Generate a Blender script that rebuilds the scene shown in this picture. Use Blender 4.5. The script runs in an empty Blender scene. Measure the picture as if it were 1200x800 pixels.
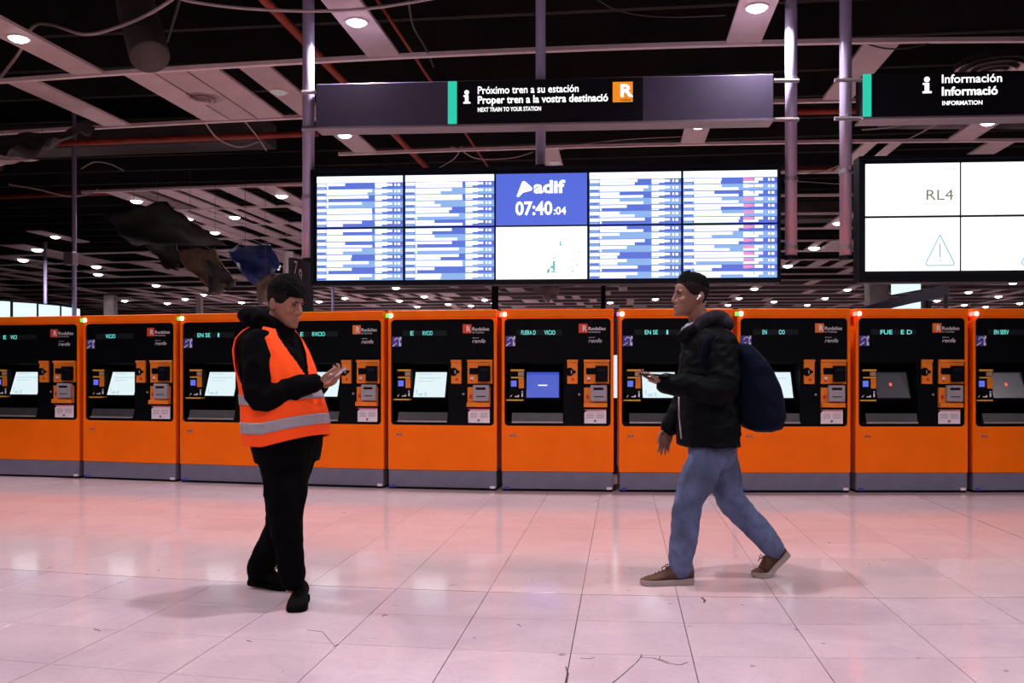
import bpy, bmesh, math, random
from mathutils import Vector, Matrix, noise
from math import sin, cos, pi, radians, atan2, sqrt

# ------------------------------------------------------------------ camera, world, exposure
SC = bpy.context.scene
COL = SC.collection
CAMH = 1.22                       # eye height of the photographer
FPX = 1080.0                      # focal length in pixels of the 1200 px wide frame
HOR = 434.0                       # horizon row
TH = math.atan(130 / 1080)        # the camera is turned a little to the left of the hall axis
cam_d = bpy.data.cameras.new('camera')
cam_d.sensor_width = 36
cam_d.lens = 36 * FPX / 1200
cam_d.shift_y = (HOR - 400) / 1200
cam_d.clip_end = 200
cam = bpy.data.objects.new('camera', cam_d)
cam.location = (0, 0, CAMH)
cam.rotation_euler = (pi / 2, 0, TH)
COL.objects.link(cam)
SC.camera = cam
SC.view_settings.view_transform = 'Standard'
SC.view_settings.look = 'None'
SC.view_settings.gamma = 1
SC.view_settings.exposure = 0.0
SC.view_settings.use_curve_mapping = False
W = bpy.data.worlds.new('world')
SC.world = W
W.use_nodes = True
W.node_tree.nodes['Background'].inputs[0].default_value = (0.9, 0.7, 0.75, 1)
W.node_tree.nodes['Background'].inputs[1].default_value = 0.02
LAMP_W = 100.0                    # power of one ceiling downlight
LAMP_COL = (1.0, 0.87, 0.92)

R2 = Vector((cos(TH), sin(TH), 0))
F2 = Vector((-sin(TH), cos(TH), 0))
UP = Vector((0, 0, 1))
CEIL = 5.0


def P(px, py, d):                 # the point seen at a pixel, d metres deep
    return R2 * ((px - 600) * d / FPX) + F2 * d + UP * (CAMH + (HOR - py) * d / FPX)


def CP(px, py, z=CEIL):           # the point of the ceiling plane seen at a pixel
    return P(px, py, (z - CAMH) * FPX / (HOR - py))


def GP(px, py):
    return P(px, py, CAMH * FPX / (py - HOR))


def scl(x, y, k):                 # the hall and its rows lie on a gentle curve
    v = Vector((x, y, 0))
    d = max(v.dot(F2), 0.5)
    u = max(-1.5, min(1.5, v.dot(R2) / d * FPX / 600))
    if v.dot(F2) < 2.0:
        return 1 + k * u * u * max(0, v.dot(F2)) / 2.0 if v.dot(F2) > 0 else 1.0
    return 1 + k * u * u


def bend(x, y, k):
    s = scl(x, y, k)
    return x * s, y * s


random.seed(7)
# ------------------------------------------------------------------ materials
M = {}


def mat(name, col, rough=0.5, metal=0.0, var=0.06, scale=8.0, bump=0.0, bscale=60.0, emit=0.0, ecol=None,
        coat=0.0, spec=0.5, rand=0.0, stretch=None):
    m = bpy.data.materials.new(name)
    m.use_nodes = True
    nt = m.node_tree
    if emit:                       # a dark face that gives its own light
        ecol = ecol or col
        col = (.02, .02, .022)
    b = nt.nodes['Principled BSDF']
    tc = nt.nodes.new('ShaderNodeTexCoord')
    src = tc.outputs['Object']
    if stretch:
        mp = nt.nodes.new('ShaderNodeMapping')
        mp.inputs['Scale'].default_value = stretch
        nt.links.new(src, mp.inputs[0])
        src = mp.outputs[0]
    nz = nt.nodes.new('ShaderNodeTexNoise')
    nz.inputs['Scale'].default_value = scale
    nz.inputs['Detail'].default_value = 5
    nt.links.new(src, nz.inputs['Vector'])
    rp = nt.nodes.new('ShaderNodeValToRGB')
    lo = tuple(max(0, c * (1 - var)) for c in col)
    hi = tuple(min(1, c * (1 + var)) for c in col)
    rp.color_ramp.elements[0].position = 0.3
    rp.color_ramp.elements[1].position = 0.7
    rp.color_ramp.elements[0].color = lo + (1,)
    rp.color_ramp.elements[1].color = hi + (1,)
    nt.links.new(nz.outputs['Fac'], rp.inputs[0])
    out = rp.outputs[0]
    if rand:
        oi = nt.nodes.new('ShaderNodeObjectInfo')
        mr = nt.nodes.new('ShaderNodeMapRange')
        mr.inputs[3].default_value = 1 - rand
        mr.inputs[4].default_value = 1 + rand
        nt.links.new(oi.outputs['Random'], mr.inputs[0])
        hs = nt.nodes.new('ShaderNodeHueSaturation')
        nt.links.new(mr.outputs[0], hs.inputs['Value'])
        nt.links.new(out, hs.inputs['Color'])
        out = hs.outputs[0]
    nt.links.new(out, b.inputs['Base Color'])
    b.inputs['Roughness'].default_value = rough
    b.inputs['Metallic'].default_value = metal
    b.inputs['Specular IOR Level'].default_value = spec
    if coat:
        b.inputs['Coat Weight'].default_value = coat
        b.inputs['Coat Roughness'].default_value = 0.08
    if bump:
        n2 = nt.nodes.new('ShaderNodeTexNoise')
        n2.inputs['Scale'].default_value = bscale
        n2.inputs['Detail'].default_value = 4
        nt.links.new(src, n2.inputs['Vector'])
        bp = nt.nodes.new('ShaderNodeBump')
        bp.inputs['Strength'].default_value = bump
        bp.inputs['Distance'].default_value = 0.01
        nt.links.new(n2.outputs['Fac'], bp.inputs['Height'])
        nt.links.new(bp.outputs[0], b.inputs['Normal'])
    if emit:
        b.inputs['Emission Color'].default_value = tuple(ecol or col) + (1,)
        b.inputs['Emission Strength'].default_value = emit
    M[name] = m
    return m


mat('orange', (0.92, 0.150, 0.001), 0.45, var=0.05, scale=3, bump=0.03, bscale=200, spec=.16)
mat('black_panel', (0.002, 0.003, 0.004), 0.3, var=0.3, spec=.12)
mat('black_bay', (0.002, 0.0025, 0.0035), 0.7, var=0.3, spec=.08)
mat('plinth_grey', (0.14, 0.132, 0.195), 0.5, var=0.08)
mat('amber', (0.75, 0.19, 0.012), 0.4, var=0.1)
mat('device_grey', (0.30, 0.27, 0.30), 0.4, var=0.1)
mat('tray_metal', (0.030, 0.026, 0.03), 0.4, 0.4, var=0.2)
mat('lip_metal', (0.45, 0.40, 0.43), 0.35, 0.6)
mat('sticker_white', (0.72, 0.62, 0.70), 0.6)
mat('sticker_mark', (0.18, 0.13, 0.16), 0.6)
mat('sticker_line', (0.5, 0.12, 0.22), 0.6)
mat('yellow_edge', (0.65, 0.36, 0.04), 0.45)
mat('tan_square', (0.40, 0.22, 0.16), 0.5)
mat('blue_badge', (0.05, 0.045, 0.36), 0.5)
mat('print_white', (0.72, 0.70, 0.74), 0.6)
mat('red_print', (0.62, 0.05, 0.02), 0.5)
mat('orange_print', (0.80, 0.17, 0.02), 0.5)
mat('red_button', (0.5, 0.02, 0.01), 0.4)
mat('blue_glow', (0.10, 0.12, 0.6), emit=0.9, ecol=(0.12, 0.16, 0.85))
mat('led_back', (0.008, 0.011, 0.013), 0.5, spec=.15)
mat('led_cyan', (0.1, 0.8, 0.75), emit=1.0, ecol=(0.16, 0.85, 0.78))
mat('screen_white', (0.9, 0.95, 1.0), emit=1.0, ecol=(0.74, 0.88, 0.92))
mat('screen_mark', (0.5, 0.6, 0.7), emit=0.9, ecol=(0.55, 0.78, 0.85))
mat('screen_blue', (0.04, 0.09, 0.6), emit=0.75, ecol=(0.05, 0.11, 0.72))
mat('screen_dark', (0.035, 0.03, 0.04), 0.25, emit=0.045, ecol=(0.5, 0.45, 0.6))
mat('screen_red', (0.8, 0.05, 0.05), emit=1.2, ecol=(0.9, 0.10, 0.08))
mat('lamp_red', (1, 0.1, 0.1), emit=9, ecol=(1.0, 0.05, 0.04))
mat('lamp_green', (0.1, 1, 0.1), emit=2.2, ecol=(0.08, 0.7, 0.05))
mat('lamp_white', (1, 1, 1), emit=9, ecol=(0.85, 1.0, 0.75))
mat('lamp_hot', (1, 1, 1), emit=9, ecol=(1.0, 0.45, 0.4))
mat('frame_navy', (0.004, 0.006, 0.012), 0.5, spec=.15)
mat('sign_grey', (0.085, 0.072, 0.13), 0.33, var=0.06, bump=0.02)  # casing of the long sign, pale tone includes painted glancing light
mat('sign_dark', (0.006, 0.006, 0.012), 0.5, spec=.2)
mat('text_glow', (1, 1, 1), emit=1.6, ecol=(1, 1, 1))
mat('teal_glow', (0.02, 0.7, 0.5), emit=0.9, ecol=(0.02, 0.66, 0.45))
mat('orange_glow', (0.9, 0.3, 0.02), emit=0.95, ecol=(0.95, 0.27, 0.01))
mat('tt_white', (1, 1, 1), emit=1.25, ecol=(1, 1, 1))
mat('tt_blue', (0.1, 0.2, 0.8), emit=0.8, ecol=(0.13, 0.22, 0.85))
mat('tt_sky', (0.3, 0.5, 0.9), emit=0.9, ecol=(0.30, 0.52, 0.95))
mat('tt_pink', (0.9, 0.3, 0.6), emit=0.95, ecol=(0.95, 0.33, 0.66))
mat('tt_teal', (0.1, 0.3, 0.3), emit=0.8, ecol=(0.20, 0.62, 0.66))
mat('tt_grey', (0.1, 0.1, 0.08), emit=0.4, ecol=(0.50, 0.46, 0.32))
mat('clock_blue', (0.1, 0.2, 0.8), emit=0.85, ecol=(0.10, 0.17, 0.85))
mat('pole_grey', (0.40, 0.37, 0.55), 0.38, 0.15, var=0.08, scale=4)
mat('bracket_grey', (0.34, 0.30, 0.34), 0.4, 0.5)
mat('ceil_white', (0.53, 0.43, 0.44), 0.65, var=0.10, scale=2.5, rand=0.12)
mat('ceil_dull', (0.20, 0.14, 0.14), 0.7, var=0.3, scale=4)
mat('bar_white', (0.74, 0.62, 0.63), 0.5)
mat('slab_dark', (0.012, 0.009, 0.010), 0.9, var=0.5, scale=1.0)
mat('duct_dark', (0.060, 0.050, 0.050), 0.7, var=0.3, scale=3)
mat('duct_grey', (0.16, 0.13, 0.14), 0.6, 0.2, var=0.3, scale=3)
mat('pipe_red', (0.30, 0.035, 0.012), 0.5, var=0.3, scale=3)
mat('cable_white', (0.40, 0.32, 0.33), 0.6)
mat('cable_dark', (0.03, 0.025, 0.025), 0.7)
mat('sheet_dark', (0.045, 0.038, 0.036), 0.6, var=0.35, scale=2.0)
mat('sheet_tan', (0.20, 0.13, 0.085), 0.8, var=0.35, scale=3.0)
mat('sheet_blue', (0.035, 0.055, 0.24), 0.5, var=0.35, scale=4.0)
mat('wall_paint', (0.16, 0.12, 0.13), 0.8, var=0.1, scale=0.4)
mat('lens', (1, 0.95, 1), emit=14.0, ecol=(1.0, 0.92, 0.97))
mat('lens_dim', (0.8, 0.7, 0.7), 0.5, emit=0.25, ecol=(1, .85, .85))
mat('skin_a', (0.27, 0.115, 0.075), 0.5, var=0.12, scale=30, bump=0.04, bscale=150)
mat('skin_b', (0.22, 0.098, 0.066), 0.5, var=0.12, scale=30, bump=0.04, bscale=150)
mat('lip_a', (0.33, 0.10, 0.085), 0.45)
mat('hair_black', (0.0018, 0.0015, 0.0015), 0.85, var=0.5, scale=60, bump=0.6, bscale=130, spec=0.1)
mat('hair_fade', (0.011, 0.007, 0.006), 0.75, var=0.5, scale=90, bump=0.3, bscale=180, spec=0.1)
mat('hair_short', (0.016, 0.010, 0.009), 0.85, var=0.5, scale=90, bump=0.3, bscale=180, spec=0.1)
mat('brow', (0.012, 0.008, 0.007), 0.8)
mat('eye_white', (0.20, 0.16, 0.15), 0.45, spec=.2)
mat('eye_dark', (0.010, 0.006, 0.005), 0.2)
mat('hoodie_black', (0.0016, 0.0016, 0.0022), 0.95, var=0.4, scale=20, bump=0.15, bscale=250, spec=0.06)
mat('trouser_black', (0.0013, 0.0013, 0.0018), 0.95, var=0.4, scale=15, bump=0.1, bscale=250, spec=0.05)
mat('shoe_black', (0.0018, 0.0018, 0.002), 0.85, spec=0.06)
mat('vest_orange', (1.0, 0.085, 0.012), 0.7, var=0.04, scale=12, bump=0.06, bscale=120, spec=.1)
mat('reflective', (0.30, 0.27, 0.31), 0.45, var=0.08, scale=40, bump=0.05, bscale=300)
mat('jacket_black', (0.0024, 0.003, 0.004), 0.6, var=0.3, scale=12, bump=0.12, bscale=90, spec=0.05)
mat('hood_grey', (0.022, 0.019, 0.028), 0.95, spec=.1, var=0.3, scale=40, bump=0.2, bscale=200)
mat('denim', (0.070, 0.092, 0.185), 0.85, var=0.40, scale=9, bump=0.15, bscale=220)
mat('shoe_brown', (0.060, 0.017, 0.005), 0.7, var=0.3, scale=30)
mat('sole_white', (0.27, 0.215, 0.20), 0.7, var=0.1)
mat('lace_brown', (0.10, 0.035, 0.02), 0.7)
mat('pack_navy', (0.0026, 0.0045, 0.015), 0.85, var=0.3, scale=10, bump=0.1, bscale=200, spec=.08)
mat('shirt_pale', (0.42, 0.42, 0.55), 0.8)
mat('phone_black', (0.008, 0.008, 0.010), 0.2)
mat('phone_edge', (0.60, 0.56, 0.60), 0.25, 0.7)
mat('phone_screen', (0.5, 0.6, 0.7), emit=0.8, ecol=(0.8, 0.85, 0.95))
mat('earbud_white', (0.85, 0.82, 0.85), 0.3)
mat('joint_dark', (0.050, 0.036, 0.038), 0.9)
mat('crack_dark', (0.045, 0.030, 0.032), 0.9)
mat('bg_white', (0.8, 0.8, 0.8), emit=0.9, ecol=(0.95, 0.95, 1.0))
mat('bg_screen', (0.8, 0.8, 0.8), emit=1.1, ecol=(0.75, 0.97, 1.0))
mat('bg_pink', (0.9, 0.3, 0.7), emit=1.1, ecol=(0.95, 0.25, 0.75))
mat('beam_dark', (0.020, 0.019, 0.030), 0.6, spec=.2)


def floor_material(key, c0, c1, ra, rb):
    m = bpy.data.materials.new(key)
    m.use_nodes = True
    nt = m.node_tree
    N, L = nt.nodes, nt.links
    b = N['Principled BSDF']
    ge = N.new('ShaderNodeNewGeometry')
    oi = N.new('ShaderNodeObjectInfo')
    n1 = N.new('ShaderNodeTexNoise'); n1.inputs['Scale'].default_value = 1.6; n1.inputs['Detail'].default_value = 6
    n1.inputs['Distortion'].default_value = 1.2
    L.new(ge.outputs['Position'], n1.inputs['Vector'])
    r1 = N.new('ShaderNodeValToRGB')
    r1.color_ramp.elements[0].position = 0.30; r1.color_ramp.elements[0].color = c0 + (1,)
    r1.color_ramp.elements[1].position = 0.72; r1.color_ramp.elements[1].color = c1 + (1,)
    L.new(n1.outputs['Fac'], r1.inputs[0])
    # fine veins and scuffs
    n2 = N.new('ShaderNodeTexNoise'); n2.inputs['Scale'].default_value = 5.0; n2.inputs['Detail'].default_value = 8
    n2.inputs['Distortion'].default_value = 2.5
    L.new(ge.outputs['Position'], n2.inputs['Vector'])
    r2 = N.new('ShaderNodeValToRGB')
    e = r2.color_ramp.elements
    e[0].position = 0.455; e[0].color = (1, 1, 1, 1)
    e[1].position = 0.545; e[1].color = (1, 1, 1, 1)
    x = r2.color_ramp.elements.new(0.50); x.color = (0.94, 0.93, 0.935, 1)
    L.new(n2.outputs['Fac'], r2.inputs[0])
    mx = N.new('ShaderNodeMix'); mx.data_type = 'RGBA'; mx.blend_type = 'MULTIPLY'; mx.inputs[0].default_value = 0.9
    L.new(r1.outputs[0], mx.inputs[6]); L.new(r2.outputs[0], mx.inputs[7])
    hs = N.new('ShaderNodeHueSaturation')
    mr = N.new('ShaderNodeMapRange'); mr.inputs[3].default_value = 0.955; mr.inputs[4].default_value = 1.045
    L.new(oi.outputs['Random'], mr.inputs[0]); L.new(mr.outputs[0], hs.inputs['Value'])
    L.new(mx.outputs[2], hs.inputs['Color'])
    # dark specks of dirt
    n3 = N.new('ShaderNodeTexNoise'); n3.inputs['Scale'].default_value = 14; n3.inputs['Detail'].default_value = 7
    L.new(ge.outputs['Position'], n3.inputs['Vector'])
    r3 = N.new('ShaderNodeValToRGB')
    r3.color_ramp.elements[0].position = 0.27; r3.color_ramp.elements[0].color = (0.55, 0.5, 0.5, 1)
    r3.color_ramp.elements[1].position = 0.31; r3.color_ramp.elements[1].color = (1, 1, 1, 1)
    L.new(n3.outputs['Fac'], r3.inputs[0])
    m2 = N.new('ShaderNodeMix'); m2.data_type = 'RGBA'; m2.blend_type = 'MULTIPLY'; m2.inputs[0].default_value = 1
    L.new(hs.outputs[0], m2.inputs[6]); L.new(r3.outputs[0], m2.inputs[7])
    L.new(m2.outputs[2], b.inputs['Base Color'])
    rr = N.new('ShaderNodeMapRange'); rr.inputs[3].default_value = ra; rr.inputs[4].default_value = rb
    L.new(n1.outputs['Fac'], rr.inputs[0]); L.new(rr.outputs[0], b.inputs['Roughness'])
    b.inputs['Specular IOR Level'].default_value = 0.5
    bp = N.new('ShaderNodeBump'); bp.inputs['Strength'].default_value = 0.02; bp.inputs['Distance'].default_value = 0.01
    n4 = N.new('ShaderNodeTexNoise'); n4.inputs['Scale'].default_value = 9
    L.new(ge.outputs['Position'], n4.inputs['Vector'])
    L.new(n4.outputs['Fac'], bp.inputs['Height']); L.new(bp.outputs[0], b.inputs['Normal'])
    M[key] = m


floor_material('marble_polished', (0.56, 0.425, 0.445), (0.62, 0.475, 0.49), 0.07, 0.15)
floor_material('marble_worn', (0.50, 0.39, 0.445), (0.59, 0.47, 0.52), 0.09, 0.19)


# ------------------------------------------------------------------ mesh helpers
class MB:
    def __init__(s):
        s.v, s.f, s.m = [], [], []

    def add(s, vs, fs, mi=0):
        n = len(s.v)
        s.v += [Vector(v) for v in vs]
        s.f += [tuple(i + n for i in f) for f in fs]
        s.m += [mi] * len(fs)
        return s

    def box(s, x0, x1, y0, y1, z0, z1, mi=0, mx=None):
        vs = [Vector((x, y, z)) for z in (z0, z1) for x, y in ((x0, y0), (x1, y0), (x1, y1), (x0, y1))]
        if mx:
            vs = [mx @ v for v in vs]
        return s.add(vs, [(3, 2, 1, 0), (4, 5, 6, 7), (0, 1, 5, 4), (1, 2, 6, 5), (2, 3, 7, 6), (3, 0, 4, 7)], mi)

    def hexa(s, c, mi=0):          # eight corners, bottom ring then top ring
        return s.add(c, [(3, 2, 1, 0), (4, 5, 6, 7), (0, 1, 5, 4), (1, 2, 6, 5), (2, 3, 7, 6), (3, 0, 4, 7)], mi)

    def rings(s, rs, mi=0, cap=True, closed=True):
        n = len(rs[0])
        vs = [p for r in rs for p in r]
        fs = []
        for k in range(len(rs) - 1):
            for j in range(n if closed else n - 1):
                a, b2 = k * n + j, k * n + (j + 1) % n
                fs.append((a, b2, b2 + n, a + n))
        if cap and closed:
            fs.append(tuple(reversed(range(n))))
            fs.append(tuple(range((len(rs) - 1) * n, len(rs) * n)))
        return s.add(vs, fs, mi)

    def tube(s, pts, rad, seg=10, mi=0, round_end=False, ref=None):
        pts = [Vector(p) for p in pts]
        n = len(pts)
        rad = rad if isinstance(rad, (list, tuple)) else [rad] * n
        rs = []
        prev = None
        for i, p in enumerate(pts):
            t = (pts[min(i + 1, n - 1)] - pts[max(i - 1, 0)]).normalized()
            if prev is None:
                a = Vector(ref) if ref else (Vector((0, 0, 1)) if abs(t.z) < 0.8 else Vector((1, 0, 0)))
            else:
                a = prev
            a = (a - t * a.dot(t)).normalized()
            prev = a
            b2 = t.cross(a)
            r = rad[i]
            ra, rb = r if isinstance(r, (list, tuple)) else (r, r)
            ring = [p + a * (ra * cos(2 * pi * j / seg)) + b2 * (rb * sin(2 * pi * j / seg)) for j in range(seg)]
            if round_end and i == 0:
                for q in (0.95, 0.6):
                    h = sqrt(1 - q * q) if q > 0.9 else 0.85
                    off = -t * (min(ra, rb) * {0.95: 0.35, 0.6: 0.8}[q])
                    k = {0.95: 0.94, 0.6: 0.6}[q]
                    rs.append((0 if q == 0.6 else 1, [p + off + (w - p) * k for w in ring]))
                rs.sort(key=lambda z: z[0])
                rs = [z[1] for z in rs]
            rs.append(ring)
            if round_end and i == n - 1:
                for k, o in ((0.94, 0.35), (0.6, 0.8)):
                    rs.append([p + t * (min(ra, rb) * o) + (w - p) * k for w in ring])
        return s.rings(rs, mi)

    def ell(s, c, ax, r, mi=0, nu=16, nv=10):
        c = Vector(c)
        rs = []
        for i in range(1, nv):
            ph = -pi / 2 + pi * i / nv
            rs.append([c + ax[0] * (r[0] * cos(ph) * cos(2 * pi * j / nu)) + ax[1] * (r[1] * cos(ph) * sin(2 * pi * j / nu))
                       + ax[2] * (r[2] * sin(ph)) for j in range(nu)])
        return s.rings(rs, mi)

    def cyl(s, p0, p1, r, seg=16, mi=0):
        return s.tube([p0, p1], r, seg, mi)

    def mesh(s, name, mats, bevel=0.0, smooth=False, fixn=True):
        me = bpy.data.meshes.new(name)
        me.from_pydata([tuple(v) for v in s.v], [], s.f)
        for k in (mats if isinstance(mats, (list, tuple)) else [mats]):
            me.materials.append(M[k])
        me.polygons.foreach_set('material_index', s.m)
        bm = bmesh.new()
        bm.from_mesh(me)
        if fixn:
            bmesh.ops.recalc_face_normals(bm, faces=bm.faces)
        if bevel:
            bmesh.ops.bevel(bm, geom=[e for e in bm.edges if e.calc_face_angle(0) > 0.6], offset=bevel, segments=1, affect='EDGES')
        if smooth:
            for f in bm.faces:
                f.smooth = True
        bm.to_mesh(me)
        bm.free()
        return me


WL = {}


def link(name, data, parent=None, local=False):
    o = bpy.data.objects.new(name, data)
    COL.objects.link(o)
    if parent:
        o.parent = parent
        if not local:
            o.matrix_parent_inverse = WL.get(parent.name, Matrix()).inverted()
    return o


def mk(name, mb, mats, parent=None, local=False, bevel=0.0, smooth=False, origin=None, fixn=True):
    """one mesh object; a top-level mesh gets its origin moved to `origin` (or its base centre)"""
    if parent is None or origin is not None:
        if origin is None:
            zs = min(v.z for v in mb.v)
            c = sum(mb.v, Vector()) / len(mb.v)
            origin = Vector((c.x, c.y, zs))
        origin = Vector(origin)
        mb.v = [v - origin for v in mb.v]
    o = link(name, mb.mesh(name, mats, bevel, smooth, fixn), parent, local)
    if origin is not None:
        if parent is None:
            o.location = origin
            WL[o.name] = Matrix.Translation(origin)
        else:
            o.location = origin
    return o


def empty(name, loc, rz=0.0, sc=(1, 1, 1)):
    o = bpy.data.objects.new(name, None)
    COL.objects.link(o)
    o.location = loc
    o.rotation_euler = (0, 0, rz)
    o.scale = sc
    o.empty_display_size = 0.1
    WL[o.name] = Matrix.Translation(Vector(loc)) @ Matrix.Rotation(rz, 4, 'Z') @ Matrix.Diagonal((*sc, 1))
    return o


def tag(o, label=None, cat=None, group=None, kind=None):
    if label: o['label'] = label
    if cat: o['category'] = cat
    if group: o['group'] = group
    if kind: o['kind'] = kind
    return o


TMPS = bpy.data.scenes.new('workbench')


def evaluate(o):
    TMPS.collection.objects.link(o)
    vl = TMPS.view_layers[0]
    vl.update()
    me = bpy.data.meshes.new_from_object(o.evaluated_get(vl.depsgraph))
    return me


def text_geo(txt, size, bold=0.0, align='LEFT', xs=1.0, shear=0.0):
    cu = bpy.data.curves.new('t', 'FONT')
    cu.body = txt
    cu.size = size
    cu.offset = bold
    cu.align_x = align
    cu.shear = shear
    cu.resolution_u = 3
    o = bpy.data.objects.new('t', cu)
    me = evaluate(o)
    vs = [Vector((v.co.x * xs, v.co.y, 0)) for v in me.vertices]
    fs = [tuple(p.vertices) for p in me.polygons]
    bpy.data.objects.remove(o)
    bpy.data.curves.remove(cu)
    bpy.data.meshes.remove(me)
    return vs, fs


def put_text(mb, txt, size, x, y, z, mi=0, bold=0.0, align='LEFT', xs=1.0, shear=0.0, fit=None):
    """flat lettering in the local x-z plane facing -y; fit = wanted width"""
    vs, fs = text_geo(txt, size, bold, align, xs, shear)
    if fit:
        w = max(v.x for v in vs) - min(v.x for v in vs)
        x0 = min(v.x for v in vs)
        vs = [Vector(((v.x - x0) * fit / w, v.y, 0)) for v in vs]
    mb.add([(x + v.x, y, z + v.y) for v in vs], fs, mi)


def hull_ray(poly, c, ang):
    d = (cos(ang), sin(ang))
    best = None
    n = len(poly)
    for i in range(n):
        (x1, y1), (x2, y2) = poly[i], poly[(i + 1) % n]
        x1 -= c[0]; x2 -= c[0]; y1 -= c[1]; y2 -= c[1]
        ex, ey = x2 - x1, y2 - y1
        den = d[0] * ey - d[1] * ex
        if abs(den) < 1e-12:
            continue
        t = (x1 * ey - y1 * ex) / den
        u = (x1 * d[1] - y1 * d[0]) / den
        if t > 0 and -1e-6 <= u <= 1 + 1e-6 and (best is None or t < best):
            best = t
    return (c[0] + d[0] * best, c[1] + d[1] * best)


def rrect(x0, x1, z0, z1, r, n=5):
    if r <= 0:
        return [(x0, z0), (x1, z0), (x1, z1), (x0, z1)]
    p = []
    for cx, cz, a0 in ((x1 - r, z0 + r, -pi / 2), (x1 - r, z1 - r, 0), (x0 + r, z1 - r, pi / 2), (x0 + r, z0 + r, pi)):
        for k in range(n + 1):
            a = a0 + pi / 2 * k / n
            p.append((cx + r * cos(a), cz + r * sin(a)))
    return p


def ring_plate(mb, outer, inner, y0, y1, mi=0):
    c = (sum(p[0] for p in inner) / len(inner), sum(p[1] for p in inner) / len(inner))
    angs = sorted(set(round(atan2(p[1] - c[1], p[0] - c[0]), 6) for p in list(outer) + list(inner)))
    o = [hull_ray(outer, c, a) for a in angs]
    i_ = [hull_ray(inner, c, a) for a in angs]
    n = len(angs)
    vs = [(p[0], y0, p[1]) for p in o] + [(p[0], y0, p[1]) for p in i_] + [(p[0], y1, p[1]) for p in o] + [(p[0], y1, p[1]) for p in i_]
    fs = []
    for k in range(n):
        q = (k + 1) % n
        fs += [(k, q, n + q, n + k), (2 * n + q, 2 * n + k, 3 * n + k, 3 * n + q), (k, 2 * n + k, 2 * n + q, q), (n + q, 3 * n + q, 3 * n + k, n + k)]
    mb.add(vs, fs, mi)


def plate(mb, poly, y0, y1, mi=0):
    n = len(poly)
    mb.add([(p[0], y0, p[1]) for p in poly] + [(p[0], y1, p[1]) for p in poly],
           [tuple(range(n)), tuple(reversed(range(n, 2 * n)))] + [((k + 1) % n, k, n + k, n + (k + 1) % n) for k in range(n)], mi)


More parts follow.
